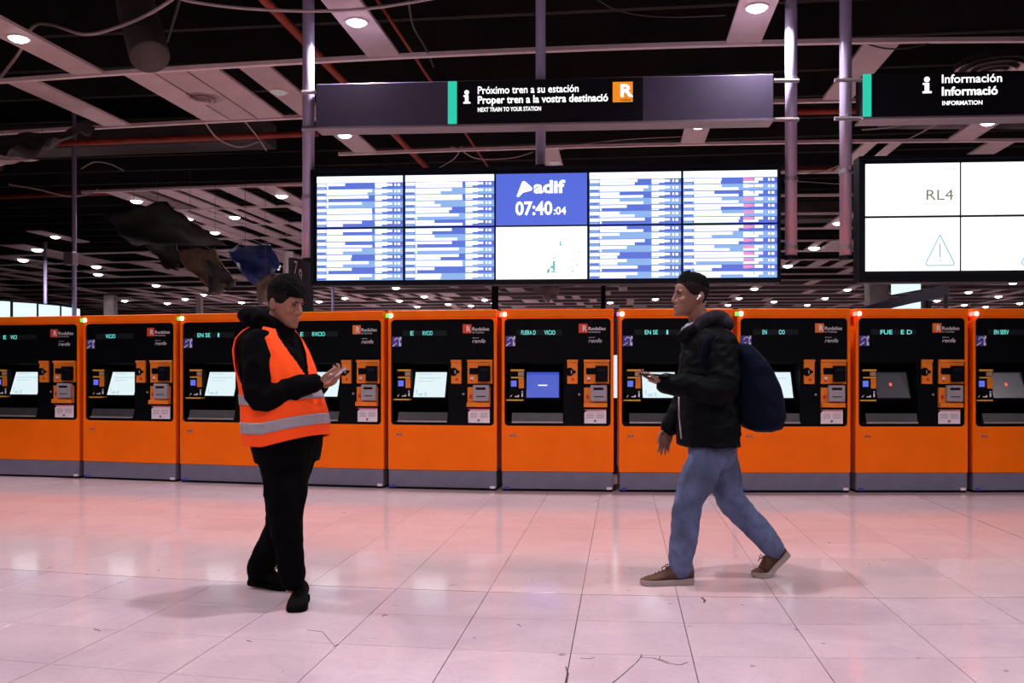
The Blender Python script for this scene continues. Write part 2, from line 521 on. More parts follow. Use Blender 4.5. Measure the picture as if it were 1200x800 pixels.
# ------------------------------------------------------------------ the hall: floor, walls
def build_floor():
    KF = 0.045
    mb = MB()
    mb.box(-45, 40, -14, 64, -0.30, -0.010)
    fl = mk('floor', mb, 'joint_dark', origin=(0, 0, -0.15))
    tag(fl, 'pale pinkish marble tile floor of the station hall', kind='structure')
    TX, TY = 0.515, 0.527
    X0, Y0 = -0.738, 5.03
    wide_y = {0: .005, 4: .004, 1: .0012, 2: .0016, 3: .0012, 5: .0016, 6: .0014, 7: .0014, -1: .0024}
    for j in range(-4, 8):
        ya, yb = Y0 + j * TY, Y0 + (j + 1) * TY
        for i in range(-16, 15):
            xa, xb = X0 + i * TX - (.10 if i == 7 else 0), X0 + (i + 1) * TX - (.10 if i == 6 else 0)
            c = Vector(((xa + xb) / 2, (ya + yb) / 2, 0))
            d = c.dot(F2)
            px = 600 + FPX * c.dot(R2) / d
            if px < -110 or px > 1310 or d < 3.2:
                continue
            g = 0.002 if j < 0 else .0014
            ga, gb = wide_y.get(j, .002), wide_y.get(j + 1, .002)
            gl = .006 if i == 7 else g
            gr = .006 if i == 6 else g
            q = []
            for inset, z in ((0, -0.012), (0, -0.0003), (0.0004, 0.0)):
                for x, y in ((xa + gl + inset, ya + ga + inset), (xb - gr - inset, ya + ga + inset),
                             (xb - gr - inset, yb - gb - inset), (xa + gl + inset, yb - gb - inset)):
                    bx, by = bend(x, y, KF)
                    q.append(Vector((bx, by, z)))
            mb = MB()
            mb.rings([q[0:4], q[4:8], q[8:12]])
            dz = Vector((random.uniform(-1, 1) * .0002, random.uniform(-1, 1) * .0002, 0))
            for v in mb.v:
                v.z += (v - c).dot(dz)
            cz = sum((q[k] for k in range(4)), Vector()) / 4
            mk('floor_tile', mb, 'marble_polished' if j >= 0 else 'marble_worn', parent=fl, origin=(cz.x, cz.y, 0))
    # the rest of the floor, behind the machines and around the camera, where no tile can be told apart
    mb = MB()
    KB = 0.045
    yl, yh = Y0 + 8 * TY, Y0 - 4 * TY
    xs = [-9 + 0.5 * k for k in range(37)]
    for k in range(len(xs) - 1):
        a, b2 = bend(xs[k], yl, KB), bend(xs[k + 1], yl, KB)
        mb.hexa([(a[0], a[1], -.012), (b2[0], b2[1], -.012), (b2[0] * 3, 62, -.012), (a[0] * 3, 62, -.012),
                 (a[0], a[1], -.0005), (b2[0], b2[1], -.0005), (b2[0] * 3, 62, -.0005), (a[0] * 3, 62, -.0005)])
    mb.box(-20, 20, -13, 2.6, -.012, -.0005)
    tag(mk('far_paving', mb, 'marble_polished', parent=fl), kind='stuff')
    # cracks in two tiles
    def crack(pts, w):
        mb = MB()
        g = [GP(*p) for p in pts]
        for k in range(len(g) - 1):
            t = (g[k + 1] - g[k]).normalized()
            n = Vector((-t.y, t.x, 0)) * w * random.uniform(.6, 1.3)
            c = [g[k] - n, g[k] + n, g[k + 1] + n * .7, g[k + 1] - n * .7]
            mb.hexa([v + UP * .0002 for v in c] + [v + UP * .0012 for v in c])
        mk('crack', mb, 'crack_dark', parent=fl)
    crack([(718, 800), (728, 792), (738, 783), (746, 776), (751, 770), (752, 767)], .0022)
    crack([(752, 770), (766, 771), (774, 774), (782, 777), (797, 779), (806, 776)], .0022)
    crack([(774, 769), (772, 772), (784, 776)], .0018)
    crack([(664, 800), (666, 790), (663, 781)], .0026)
    crack([(680, 771), (690, 772), (697, 770)], .0016)
    crack([(822, 700), (826, 703), (825, 706)], .006)
    crack([(448, 722), (451, 720), (454, 721)], .004)
    crack([(606, 731), (611, 734)], .004)
    crack([(360, 738), (378, 740), (392, 757), (396, 755)], .002)
    crack([(110, 737), (118, 739)], .004)
    crack([(289, 750), (295, 752)], .004)
    return fl


build_floor()


def wall(name, x0, x1, y0, y1, label):
    mb = MB()
    mb.box(x0, x1, y0, y1, 0.0, 7.2)
    tag(mk(name, mb, 'wall_paint'), label, kind='structure')


wall('wall_back', -45, 40, 62, 62.3, 'dark far wall at the end of the hall')
wall('wall_left', -45.3, -45, -14, 62, 'dark wall on the left of the hall')
wall('wall_right', 40, 40.3, -14, 62, 'dark wall on the right of the hall')
wall('wall_front', -45, 40, -14.3, -14, 'dark wall behind the viewer')

# ------------------------------------------------------------------ ceiling
KC = 0.03
BY0, BSP = 10.85, 2.37            # row of bar number one, bar spacing


def barY(k):
    return BY0 + BSP * (k - 1)


def rayX(px, y):                  # x where the sight line through column px crosses row y
    d = F2 + R2 * ((px - 600) / FPX)
    return d.x * y / d.y


def bent(x, y, z):
    a, b2 = bend(x, y, KC)
    return Vector((a, b2, z))


mb = MB()
mb.box(-45, 40, -14, 62, 7.2, 7.4)
ceiling = mk('ceiling', mb, 'slab_dark', origin=(0, 20, 7.2))
tag(ceiling, 'half dismantled ceiling of pale planks on rails under a dark void', kind='structure')


def ceiling_bar(k, px0, px1, h=0.03, w=0.07):
    y = barY(k)
    mb = MB()
    rs = []
    n = 14
    for i in range(n + 1):
        px = px0 + (px1 - px0) * i / n
        x = rayX(px, y)
        rs.append([bent(x, y - w / 2, CEIL - .02), bent(x, y + w / 2, CEIL - .02), bent(x, y + w / 2, CEIL + h), bent(x, y - w / 2, CEIL + h)])
    mb.rings(rs)
    mk('ceiling_rail', mb, 'bar_white', parent=ceiling)


def plank_geo(mb, x, k, w=0.39, y0=None, y1=None, mi=0):
    ya = barY(k) + 0.04 if y0 is None else y0
    yb = barY(k + 1) - 0.04 if y1 is None else y1
    c = []
    for z in (CEIL, CEIL + .035):
        for xx, yy in ((x - w / 2, ya), (x + w / 2, ya), (x + w / 2, yb), (x - w / 2, yb)):
            c.append(bent(xx, yy, z))
    mb.hexa(c, mi)


used = set()


def plank(x, k, w=0.39, m='ceil_white'):
    key = (k, round(x / 0.4))
    if key in used:
        return
    used.add(key)
    mb = MB()
    plank_geo(mb, x, k, w)
    cx = sum(mb.v, Vector()) / 8
    mk('ceiling_plank', mb, m, parent=ceiling, origin=(cx.x, cx.y, CEIL))


def pk(px, k, w=0.39, m='ceil_white'):        # plank whose near end, at rail k, is seen at column px
    plank(rayX(px, barY(k)), k, w, m)


ceiling_bar(1, -60, 1260)
ceiling_bar(2, -60, 1260)
ceiling_bar(3, 397, 1260)
ceiling_bar(4, 96, 368)
ceiling_bar(4, 905, 1000)
ceiling_bar(5, 160, 1010)
ceiling_bar(6, 240, 1010)
ceiling_bar(7, 200, 1010)
for k in range(8, 24):
    ceiling_bar(k, -80, 1280)
for px, k in ((60, 0), (400, 0), (893, 0),
              (20, 1), (158, 1), (196, 1), (234, 1), (294, 1), (1036, 1), (1075, 1),
              (640, 3), (1030, 3), (1178, 3),
              (129, 4), (187, 4), (217, 4), (263, 4), (308, 4),
              (174, 5), (228, 5), (260, 5), (288, 5), (343, 5), (236, 6), (318, 6), (345, 6),
              (271, 7), (310, 7), (340, 7), (320, 8)):
    if k != 0 and not (k == 1 and px == 1075):
        pk(px, k)
plank(rayX(158, barY(4)), 4, 0.39, 'ceil_dull')  # one plank of a duller, darker grey

# downlights: (px, py, lit) read off the photograph
LAMPS = [(22, 44, 1), (418, 25, 1), (887, 8, 1), (404, 158, 1), (818, 147, 1), (1158, 143, 1), (327, 107, 0), (650, 190, 0),
         (1022, 185, 1), (160, 235, 1), (220, 256, 1), (252, 272, 1), (330, 229, 1), (275, 254, 1), (65, 277, 1), (44, 292, 1), (27, 304, 1),
         (113, 312, 1), (115, 321, 1), (183, 334, 1), (146, 352, 1), (196, 355, 1), (217, 350, 1), (238, 345, 1), (283, 354, 1),
         (464, 337, 1), (404, 349, 1), (497, 347, 1), (468, 352, 1), (374, 353, 1), (489, 359, 1), (525, 356, 1), (552, 358, 1),
         (568, 351, 1), (579, 355, 1), (715, 354, 1), (768, 350, 1), (982, 261, 1), (954, 290, 1), (923, 311, 1),
         (884, 338, 1), (866, 349, 1), (907, 353, 1), (853, 357, 1), (993, 339, 1), (967, 349, 1), (946, 357, 1), (1060, 360, 1),
         (1098, 352, 1), (1135, 342, 1), (1170, 347, 1), (1130, 357, 1), (1187, 331, 1), (1155, 359, 1), (1195, 355, 1)]
ring_me = {}


def lamp_meshes(r, lit):
    key = (round(r, 3), lit)
    if key not in ring_me:
        a = MB()
        n = 20
        a.rings([[Vector((q * cos(2 * pi * j / n), q * sin(2 * pi * j / n), z)) for j in range(n)]
                 for q, z in ((r, 0.03), (r, -.012), (r * .86, -.014), (r * .84, .03))], cap=False)
        b2 = MB()
        b2.rings([[Vector((q * cos(2 * pi * j / n), q * sin(2 * pi * j / n), z)) for j in range(n)]
                  for q, z in ((r * .84, .02), (r * .84, -.004), (r * .72, -r * .22), (r * .45, -r * .36), (r * .15, -r * .41))])  # dome gives far lamps the round outline of bloom
        ring_me[key] = (a.mesh('trim_ring', 'bar_white'), b2.mesh('lens', 'lens' if lit else 'lens_dim'))
    return ring_me[key]


def downlight(loc, lit, label, group, power, r=0.135, cast=True):
    e = empty('ceiling_light', loc)
    a, b2 = lamp_meshes(r, lit)
    link('trim_ring', a, e, True)
    link('lens', b2, e, True)
    tag(e, label, 'ceiling light', group)
    if cast and lit:
        ld = bpy.data.lights.new('downlight', 'AREA')
        ld.shape = 'DISK'
        ld.size = r * 1.7
        ld.energy = power
        ld.color = LAMP_COL
        ld.spread = radians(150)
        lo = bpy.data.objects.new('downlight', ld)
        COL.objects.link(lo)
        lo.parent = e
        lo.location = (0, 0, -r * .41 - .015)
    return e


near_labels = {
    (22, 44): 'round white downlight in a plank at the far top left corner',
    (418, 25): 'round white downlight in the plank above the left end of the long sign',
    (887, 8): 'round white downlight in the plank at the top, left of the paired poles',
    (404, 158): 'round white downlight just under the left end of the long sign',
    (818, 147): 'round white downlight just under the right half of the long sign',
    (1158, 143): 'round white downlight just under the information sign on the right',
    (327, 107): 'unlit round downlight in the plank left of the grey pole',
    (650, 190): 'dim round downlight beside the middle pole above the clock screen',
    (1022, 185): 'white downlight peeping over the top left corner of the right screen wall',
    (160, 235): 'lit downlight leftmost of the plank field above the hanging dark sheet',
    (220, 256): 'lit downlight second along the slanting plank above the hanging dark sheet',
    (252, 272): 'lit downlight third along the slanting plank, above the blue sheet',
    (330, 229): 'lit downlight in the plank field just left of the left pole',
    (275, 254): 'softly glowing downlight in the middle of the lit plank field',
    (982, 261): 'lit downlight between the two right poles, uppermost of three',
    (954, 290): 'lit downlight between the two right poles, middle of three',
    (923, 311): 'lit downlight below the end of the first right pole',
    (65, 277): 'lit downlight on the far left just left of the thin hanging rod',
    (44, 292): 'lit downlight on the far left, below and left of another',
    (27, 304): 'lit downlight at far left edge above the row of distant monitors',
    (113, 312): 'upper of two close lit downlights right of the thin hanging rod',
    (115, 321): 'lower of two close lit downlights right of the thin hanging rod',
    (183, 334): 'lit downlight alone under the hanging dark sheet',
    (464, 337): 'largest lit downlight under the left half of the timetable wall',
    (884, 338): 'lit downlight right of the walking man, highest of the distant ones there',
    (1187, 331): 'lit downlight at the right edge just under the right screen wall'}
def ordinal(n):
    return ('first', 'second', 'third', 'fourth', 'fifth', 'sixth', 'seventh', 'eighth', 'ninth', 'tenth', 'eleventh', 'twelfth', 'thirteenth', 'fourteenth')[n]


ZONES = ((0, 340, 'left of the vest man'), (340, 800, 'under the long timetable wall'), (800, 1000, 'right of the walking man'), (1000, 1210, 'under the right screen wall'))
far_labels = {}
for za, zb, zn in ZONES:
    zl = sorted(q for q in LAMPS if za <= q[0] < zb and (q[0], q[1]) not in near_labels)
    for k, q in enumerate(zl):
        far_labels[q] = 'small distant downlight %s, %s from the left of %d there' % (zn, ordinal(k), len(zl))
for px, py, lit in LAMPS:
    p = CP(px, py)
    d = p.dot(F2)
    s = scl(p.x, p.y, KC)
    ux, uy = p.x / s, p.y / s
    k = int(math.floor((uy - barY(0)) / BSP))
    yb = min(max(uy, barY(k) + .3), barY(k + 1) - .3)
    plank(ux, k)
    lab = near_labels.get((px, py))
    r = 0.125 if d < 18 else (0.15 if d < 28 else 0.20)  # farther lenses are oversized to imitate bloom
    downlight((p.x, p.y, CEIL - .002), lit, lab or far_labels[(px, py, lit)],
              'near ceiling downlights' if lab else 'distant ceiling downlights', LAMP_W * (1 if d < 22 else 1.1), r,
              cast=(d < 22 or (k % 2 == 0)))
# the hall goes on behind the viewer: the same downlights there
for ix in range(-2, 3):
    for iy in range(4):
        x, y = -0.8 + ix * 4.2, 5.0 - iy * 4.74
        downlight((x, y, CEIL - .002), 1, 'ceiling downlight out of view, %s row back, %s from the left' % (ordinal(iy), ordinal(ix + 2)), 'downlights behind the viewer', LAMP_W, 0.125)
        mb = MB()
        mb.box(x - .2, x + .2, y - 1.15, y + 1.15, CEIL, CEIL + .035)
        mk('ceiling_plank', mb, 'ceil_white', parent=ceiling, origin=(x, y, CEIL))
# remaining planks of the far fields
rnd = random.Random(11)
for k in range(5, 10):
    y = barY(k)
    xa, xb = rayX(-60, y), rayX(1260, y)
    x = math.floor(xa / 0.4) * 0.4
    run = 0
    while x < xb:
        px = 600 + FPX * Vector((x, y, 0)).dot(R2) / Vector((x, y, 0)).dot(F2)
        hid = 372 < px < 905 or px > 1010
        hole = 110 < px < 160 and k < 8
        if not hid and not hole:
            if run > 0:
                plank(x, k)
                run -= 1
            elif rnd.random() < (.20 if px < 370 else .12):
                run = rnd.choice((1, 1, 2, 3))
            else:
                run = 0
                x += 0.4
        x += 0.4
mb = MB()
for k in range(10, 23):
    y = barY(k)
    xa, xb = rayX(-60, y), rayX(1260, y)
    x = math.floor(xa / 0.4) * 0.4
    while x < xb:
        if rnd.random() < .15 and (k, round(x / 0.4)) not in used:
            plank_geo(mb, x, k)
        x += 0.4
tag(mk('far_ceiling_planks', mb, 'ceil_white', parent=ceiling), kind='stuff')

# void above the ceiling: pipes, ducts, hangers
def pipe(name, pts, r, m, label, cat, seg=10, group=None):
    mb = MB()
    mb.tube(pts, r, seg)
    return tag(mk(name, mb, m, smooth=True), label, cat, group)


def XY(px, py, z):
    return CP(px, py, z)


xp = XY(310, 0, 5.45)
pipe('sprinkler_pipe', [(xp.x, 7.5, 5.45), (xp.x, 24.5, 5.45)], .055, 'pipe_red', 'red-brown pipe running into the depth behind the left end of the long sign', 'pipe')
xp = XY(485, 65, 5.5)
pipe('sprinkler_pipe', [(xp.x, 9.5, 5.5), (xp.x, 24.5, 5.5)], .022, 'pipe_red', 'thin red pipe running back behind the green stripe of the long sign', 'pipe')
yp = XY(640, 205, 5.65).y
pipe('sprinkler_pipe', [(-19, yp + 1.2, 5.65), (-8, yp + .3, 5.65), (0, yp, 5.65), (12, yp + .5, 5.65)], .07, 'pipe_red', 'long red pipe crossing just above the timetable wall', 'pipe')
yp = XY(100, 165, 5.6).y
pipe('sprinkler_pipe', [(-15, yp + .2, 5.6), (-5.6, yp, 5.6)], .06, 'pipe_red', 'dull red pipe crossing behind the second ceiling rail on the left', 'pipe')
yp = XY(960, 130, 5.9).y
pipe('sprinkler_pipe', [(3.0, yp, 5.9), (12, yp + .4, 5.9)], .06, 'pipe_red', 'dull red pipe crossing behind the two right poles', 'pipe')
yp = XY(1000, 138, 5.6).y
pipe('air_pipe', [(4.4, yp, 5.5), (7.7, yp + .2, 5.45)], .11, 'duct_grey', 'short grey pipe above the screens, beneath the information sign', 'pipe')
# flexible duct hanging open at the top left
mb = MB()
pts = [P(150, -60, 10.9), P(155, -20, 10.7), P(162, 20, 10.5), P(170, 45, 10.35), P(176, 68, 10.2)]
rs = []
seg = 22
dense = []
for k in range(41):
    t = k / 40 * (len(pts) - 1)
    i = min(int(t), len(pts) - 2)
    dense.append((pts[i].lerp(pts[i + 1], t - i), 0.205 + 0.012 * (k % 2)))
mb.tube([q[0] for q in dense] + [dense[-1][0] + (dense[-2][0] - dense[-1][0]) * .2, dense[-6][0]], [q[1] for q in dense] + [.18, .17], seg)
tag(mk('flexible_duct', mb, 'duct_dark', smooth=True), 'dark ribbed flexible duct hanging open-ended at the top left', 'duct')
# big ducts and joists in the void
for i, (x0, y0, x1, y1, z, w, h) in enumerate(((-16, 18.4, -7.2, 18.2, 5.85, .8, .5), (3.2, 26, 9.5, 26, 5.3, .7, .5))):
    mb = MB()
    a, b2 = Vector((x0, y0, z)), Vector((x1, y1, z))
    n = Vector((0, w / 2, 0))
    mb.hexa([a - n, b2 - n, b2 + n, a + n, a - n + UP * h, b2 - n + UP * h, b2 + n + UP * h, a + n + UP * h])
    tag(mk('air_duct', mb, 'duct_dark', bevel=.02), ('dark rectangular air duct in the void on the left', 'dark brown air duct seen between the two right poles')[i], 'duct')
mb = MB()
for k in range(30):
    y = 9 + k * 1.6
    mb.box(-30, 30, y, y + .12, 6.6, 7.19)
tag(mk('roof_joists', mb, 'slab_dark', parent=ceiling), kind='stuff')

# cables drooping from the ceiling (all seen from below)
def spline(pts, n=8):
    out = []
    pts = [Vector(p) for p in pts]
    for i in range(len(pts) - 1):
        p0, p1, p2, p3 = pts[max(i - 1, 0)], pts[i], pts[i + 1], pts[min(i + 2, len(pts) - 1)]
        for k in range(n):
            t = k / n
            out.append(0.5 * (2 * p1 + (p2 - p0) * t + (2 * p0 - 5 * p1 + 4 * p2 - p3) * t * t + (3 * p1 - p0 - 3 * p2 + p3) * t ** 3))
    return out + [pts[-1]]


def cable(pxs, d, r, m, label):
    mb = MB()
    n = len(pxs) - 1
    d0, d1 = [(CEIL + .03 - CAMH) * FPX / (HOR - pxs[k][1]) for k in (0, -1)]
    if abs(d1 - d0) > .35 * d0:
        d1 = d0
    mb.tube(spline([P(q[0], q[1], d0 + (d1 - d0) * k / n) for k, q in enumerate(pxs)]), r, 6)
    tag(mk('cable', mb, m, smooth=True), label, 'cable', 'cables hanging from the ceiling')


cable([(-5, 98), (22, 62), (38, 32), (60, 29), (100, 40), (140, 31), (175, 16), (205, -3)], 9.8, .020, 'cable_white', 'thick pale cable looping below the top left corner past the duct')
cable([(205, -5), (225, 2), (290, 10), (370, 13), (440, 9), (520, -4)], 9.9, .017, 'cable_white', 'pale cable sagging along the top edge left of the middle')
cable([(212, -5), (204, 22), (196, 48)], 9.9, .017, 'cable_dark', 'dark cable end dangling beside the flexible duct')
cable([(238, 140), (255, 162), (280, 172), (305, 165)], 13.5, .014, 'cable_white', 'pale cable loop hanging under the triple plank with the round vent')
cable([(285, 140), (300, 158), (312, 176)], 13.5, .012, 'cable_white', 'short pale cable slanting down left of the left pole')
cable([(10, 216), (45, 222), (80, 230), (100, 228), (115, 222)], 16, .016, 'cable_white', 'pale cable sagging left of the thin hanging rod')
cable([(95, 198), (110, 190), (128, 192), (145, 200)], 15, .012, 'cable_white', 'pale arched cable above the thin hanging rod')
cable([(528, 172), (540, 176), (560, 186), (600, 185), (625, 178)], 15.0, .010, 'cable_white', 'thin cable sagging left of the middle pole under the long sign')
cable([(541, 172), (532, 186), (510, 199)], 15.0, .010, 'cable_white', 'thin cable dropping towards the second timetable screen')
cable([(700, 0), (730, 14), (780, 20), (850, 18)], 10.5, .008, 'cable_dark', 'dark cable sagging at the top right of the middle pole')
cable([(655, 176), (690, 168), (740, 163), (800, 160)], 15, .008, 'cable_white', 'thin cable along the rail right of the middle pole')
cable([(930, 203), (960, 202), (985, 193)], 15, .012, 'cable_white', 'pale cable between the two right poles, upper')
cable([(930, 212), (960, 214), (990, 216)], 15, .008, 'cable_white', 'thin pale cable between the two right poles, lower')
cable([(1010, 152), (1050, 148), (1078, 139)], 13, .014, 'cable_white', 'pale cable under the left end of the information sign')
cable([(1050, 170), (1080, 155), (1110, 139)], 13, .012, 'cable_white', 'pale cable slanting up under the information sign')
cable([(1010, 50), (1040, 57), (1070, 55), (1105, 45)], 10.6, .010, 'cable_dark', 'dark cable drooping over the first rail at the upper right')
cable([(478, -5), (484, 30), (498, 55), (508, 78)], 11, .012, 'cable_dark', 'dark cable hanging left of the middle over the long sign')
for q, lab in (([(236, 286), (262, 296), (290, 281), (312, 285), (345, 270)], 'thin cable swinging above the blue sheet'),):
    cable(q, 19, .012, 'cable_white', lab)

# round air vents
def round_vent(p, r, label):
    e = empty('air_vent', p)
    n = 28
    a = MB()
    for k, (ra, rb, z) in enumerate(((1.0, .84, 0), (.74, .60, .03), (.50, .36, .05), (.26, .0, .06))):
        rs = [[Vector((r * q * cos(2 * pi * j / n), r * q * sin(2 * pi * j / n), zz)) for j in range(n)]
              for q, zz in ((ra, -z + .0), (max(rb, .01), -z + .03), (max(rb, .01), -z + .045), (ra, -z + .015))]
        b2 = MB()
        b2.rings(rs, cap=False)
        link('vent_ring', b2.mesh('vent_ring', 'bar_white', smooth=True), e, True)
    a.rings([[Vector((r * q * cos(2 * pi * j / n), r * q * sin(2 * pi * j / n), z)) for j in range(n)] for q, z in ((1.0, .02), (1.0, .09))])
    link('vent_box', a.mesh('vent_box', 'slab_dark'), e, True)
    tag(e, label, 'vent')


round_vent(CP(239, 115) - UP * .012, .25, 'round air vent in the triple plank at the upper left')
round_vent(CP(1166, 79) - UP * .012, .46, 'round air vent showing above the information sign on the right')

# torn sheets
def sheet(name, corners, m, label, sag=.15, seed=0, n=14):
    a, b2, c, d = [P(*q) for q in corners]
    nr = (b2 - a).cross(d - a).normalized()
    mb = MB()
    g = []
    for i in range(n + 1):
        for j in range(n + 1):
            u, v = i / n, j / n
            p = (a * (1 - u) + b2 * u) * (1 - v) + (d * (1 - u) + c * u) * v
            w = noise.noise(Vector((u * 2.3 + seed, v * 2.3, seed * 3.1))) * (.15 + .85 * v)
            p = p + nr * (w * sag) + UP * (noise.noise(Vector((u * 4, v * 4, seed + 9))) * sag * .5)
            g.append(p)
    off = nr * .012
    fs = []
    N = (n + 1)
    for i in range(n):
        for j in range(n):
            q = (i * N + j, (i + 1) * N + j, (i + 1) * N + j + 1, i * N + j + 1)
            fs.append(q)
            fs.append(tuple(reversed([k + N * N for k in q])))
    rim = [i * N for i in range(N)] + [n * N + j for j in range(1, N)] + [i * N + n for i in range(n - 1, -1, -1)] + [j for j in range(n - 1, 0, -1)]
    for k in range(len(rim)):
        p, q = rim[k], rim[(k + 1) % len(rim)]
        fs.append((q, p, p + N * N, q + N * N))
    mb.add(g + [p + off for p in g], fs)
    for q in (g[n // 2 * N],):
        if q.z < CEIL:
            mb.tube([q, Vector((q.x, q.y, 7.19 if seed == 12 else CEIL + .04))], .004, 5)
    tag(mk(name, mb, m, smooth=True), label, 'sheet')


sheet('hanging_sheet', [(122, 250, 18.6), (195, 236, 17.2), (264, 288, 16.6), (150, 286, 18)], 'sheet_dark', 'dark grey sheet hanging slack from the ceiling, upper one left of the vest man', .2, 1)
sheet('hanging_sheet', [(166, 284, 17.8), (205, 280, 17.4), (212, 318, 17.2), (196, 314, 17.4)], 'sheet_dark', 'short dark flap of sheet hanging below the upper grey sheet', .2, 4)
sheet('hanging_board', [(197, 294, 17.6), (250, 290, 17.2), (274, 334, 16.6), (255, 346, 17.0)], 'sheet_tan', 'tan and black torn ceiling board dangling left of the vest man', .16, 2)
sheet('hanging_sheet', [(236, 300, 17.0), (270, 318, 16.6), (272, 336, 16.5), (250, 345, 16.9)], 'sheet_dark', 'black torn lower end of the tan board dangling left of the vest man', .2, 7)
sheet('blue_sheet', [(262, 292, 19), (316, 286, 18.4), (330, 318, 18), (300, 334, 18.4)], 'sheet_blue', 'blue plastic sheet hanging from the ceiling over the vest man', .3, 3)
sheet('hanging_sheet', [(300, 330, 18.2), (322, 318, 18.1), (318, 345, 18), (302, 362, 18.2)], 'sheet_tan', 'tan scrap of sheet below the blue sheet beside the man in the vest', .2, 5)
sheet('hanging_sheet', [(-12, 160, 13.5), (112, 150, 13.3), (60, 178, 13), (-12, 190, 13)], 'duct_dark', 'grey plastic sheet sagging above the rails at the left edge', .3, 6)
sheet('hanging_sheet', [(-10, 178, 12.9), (8, 184, 12.9), (45, 187, 12.9), (-10, 194, 12.9)], 'ceil_white', 'pale torn ceiling scrap curling down at the left edge', .08, 8)
sheet('hanging_board', [(622, 334, 30), (660, 330, 30), (650, 350, 29.6), (638, 352, 29.6)], 'ceil_white', 'pale loose ceiling board hanging just under the white middle screen', .3, 12)

# thin hanging rods and distant columns
def rod(px, py0, py1, d, r, m, label, cat='rod', group=None, name='hanging_rod'):
    mb = MB()
    a, b2 = P(px, py1, d), P(px, py0, d)
    a.z = 0.0
    b2.z = b2.z if cat == 'post' else CEIL + .03 if py0 > 170 else 7.19
    mb.tube([a, b2], r, 10)
    tag(mk(name, mb, m, smooth=True), label, cat, group)


rod(87, 160, 376, 18.5, .045, 'pole_grey', 'thin grey rod hanging on the far left, with a small box on it')
mb = MB()
c = P(83, 303, 18.4)
mb.box(c.x - .1, c.x + .1, c.y - .1, c.y + .1, c.z - .13, c.z + .13)
tag(mk('junction_box', mb, 'bracket_grey', bevel=.01), 'small grey box on the thin rod at the far left', 'box')
rod(53, 305, 380, 27.3, .05, 'pole_grey', 'thin grey rod farther left above the distant monitors')
rod(338, 295, 385, 17.5, .10, 'ceil_white', 'pale post beside the dark platform number sign', 'post', name='post')
rod(390, 335, 372, 24, .04, 'pole_grey', 'thin distant rod under the first timetable screen')
rod(707, 338, 372, 40, .10, 'beam_dark', 'thin dark distant rod under the fourth timetable screen')


def column(px0, px1, py0, py1, d, m, label):
    a, b2 = P(px0, py1, d), P(px1, py1, d)
    h = P(px0, py0, d).z
    n = F2 * .4
    mb = MB()
    a.z = b2.z = 0
    mb.hexa([a, b2, b2 + n, a + n, a + UP * h, b2 + UP * h, b2 + n + UP * h, a + n + UP * h])
    tag(mk('column', mb, m, bevel=.02), label, 'column')


column(121, 133, 345, 372, 38, 'duct_grey', 'grey distant column behind the second ticket machine')
column(576, 584, 333, 372, 33, 'beam_dark', 'dark distant column under the middle of the timetable wall')
column(1019, 1042, 330, 372, 26, 'duct_grey', 'grey distant column under the left end of the right screen wall')
column(1082, 1092, 352, 372, 30, 'duct_grey', 'pale distant post right of the lower lit screen at the right')
column(229, 235, 345, 372, 44, 'ceil_white', 'pale distant column above the third ticket machine')

# dark slanting header in the distance on the right
mb = MB()
a, b2 = P(1000, 364, 18), P(1215, 334, 11.5)
hA, hB = 9 * 18 / FPX, 24 * 11.5 / FPX
n = Vector((0, .15, 0))
a1, b1 = P(1000, 372, 18), P(1215, 352, 11.8)
q = [P(1002, 368, 20), P(1112, 347, 15), P(1206, 340, 13.4)]
t = [P(1002, 362, 20), P(1112, 332, 15), P(1206, 330, 13.4)]
mb.hexa([q[0], q[1], q[1] + n, q[0] + n, t[0], t[1], t[1] + n, t[0] + n])
for qq in (P(1006, 366, 19.8), P(1110, 345, 15.05)):
    mb.box(qq.x - .03, qq.x + .03, qq.y + .05, qq.y + .11, 0, qq.z)
tag(mk('slanting_header', mb, 'beam_dark'), 'dark slanting header board under the right screen wall', 'board')
n = F2 * .08
for ys, lab in (((345, 339, 329, 329), 'bright distant screen above the dark slanting header at the right'),
                ((364, 364, 353, 361), 'bright distant screen below the dark slanting header at the right')):
    d = 21
    c = [P(1046, ys[0], d), P(1079, ys[1], d), P(1079, ys[2], d), P(1046, ys[3], d)]
    e = empty('distant_monitor', (c[0].x, c[0].y, 0))
    mb = MB()
    mb.hexa([c[0], c[1], c[1] + n, c[0] + n, c[3], c[2], c[2] + n, c[3] + n])
    mk('screen', mb, 'bg_screen', parent=e)
    mb = MB()
    k = P(1086 if ys[0] < 350 else 1060, ys[0], d) + n * .5
    mb.tube([Vector((k.x, k.y, 0)), k], .05, 8)
    mb.box(min(k.x, c[0].x + .1), k.x + .02, k.y - .02, k.y + .06, c[0].z - .03, c[0].z + .02)
    mk('stand', mb, 'beam_dark', parent=e)
    tag(e, lab, 'screen')
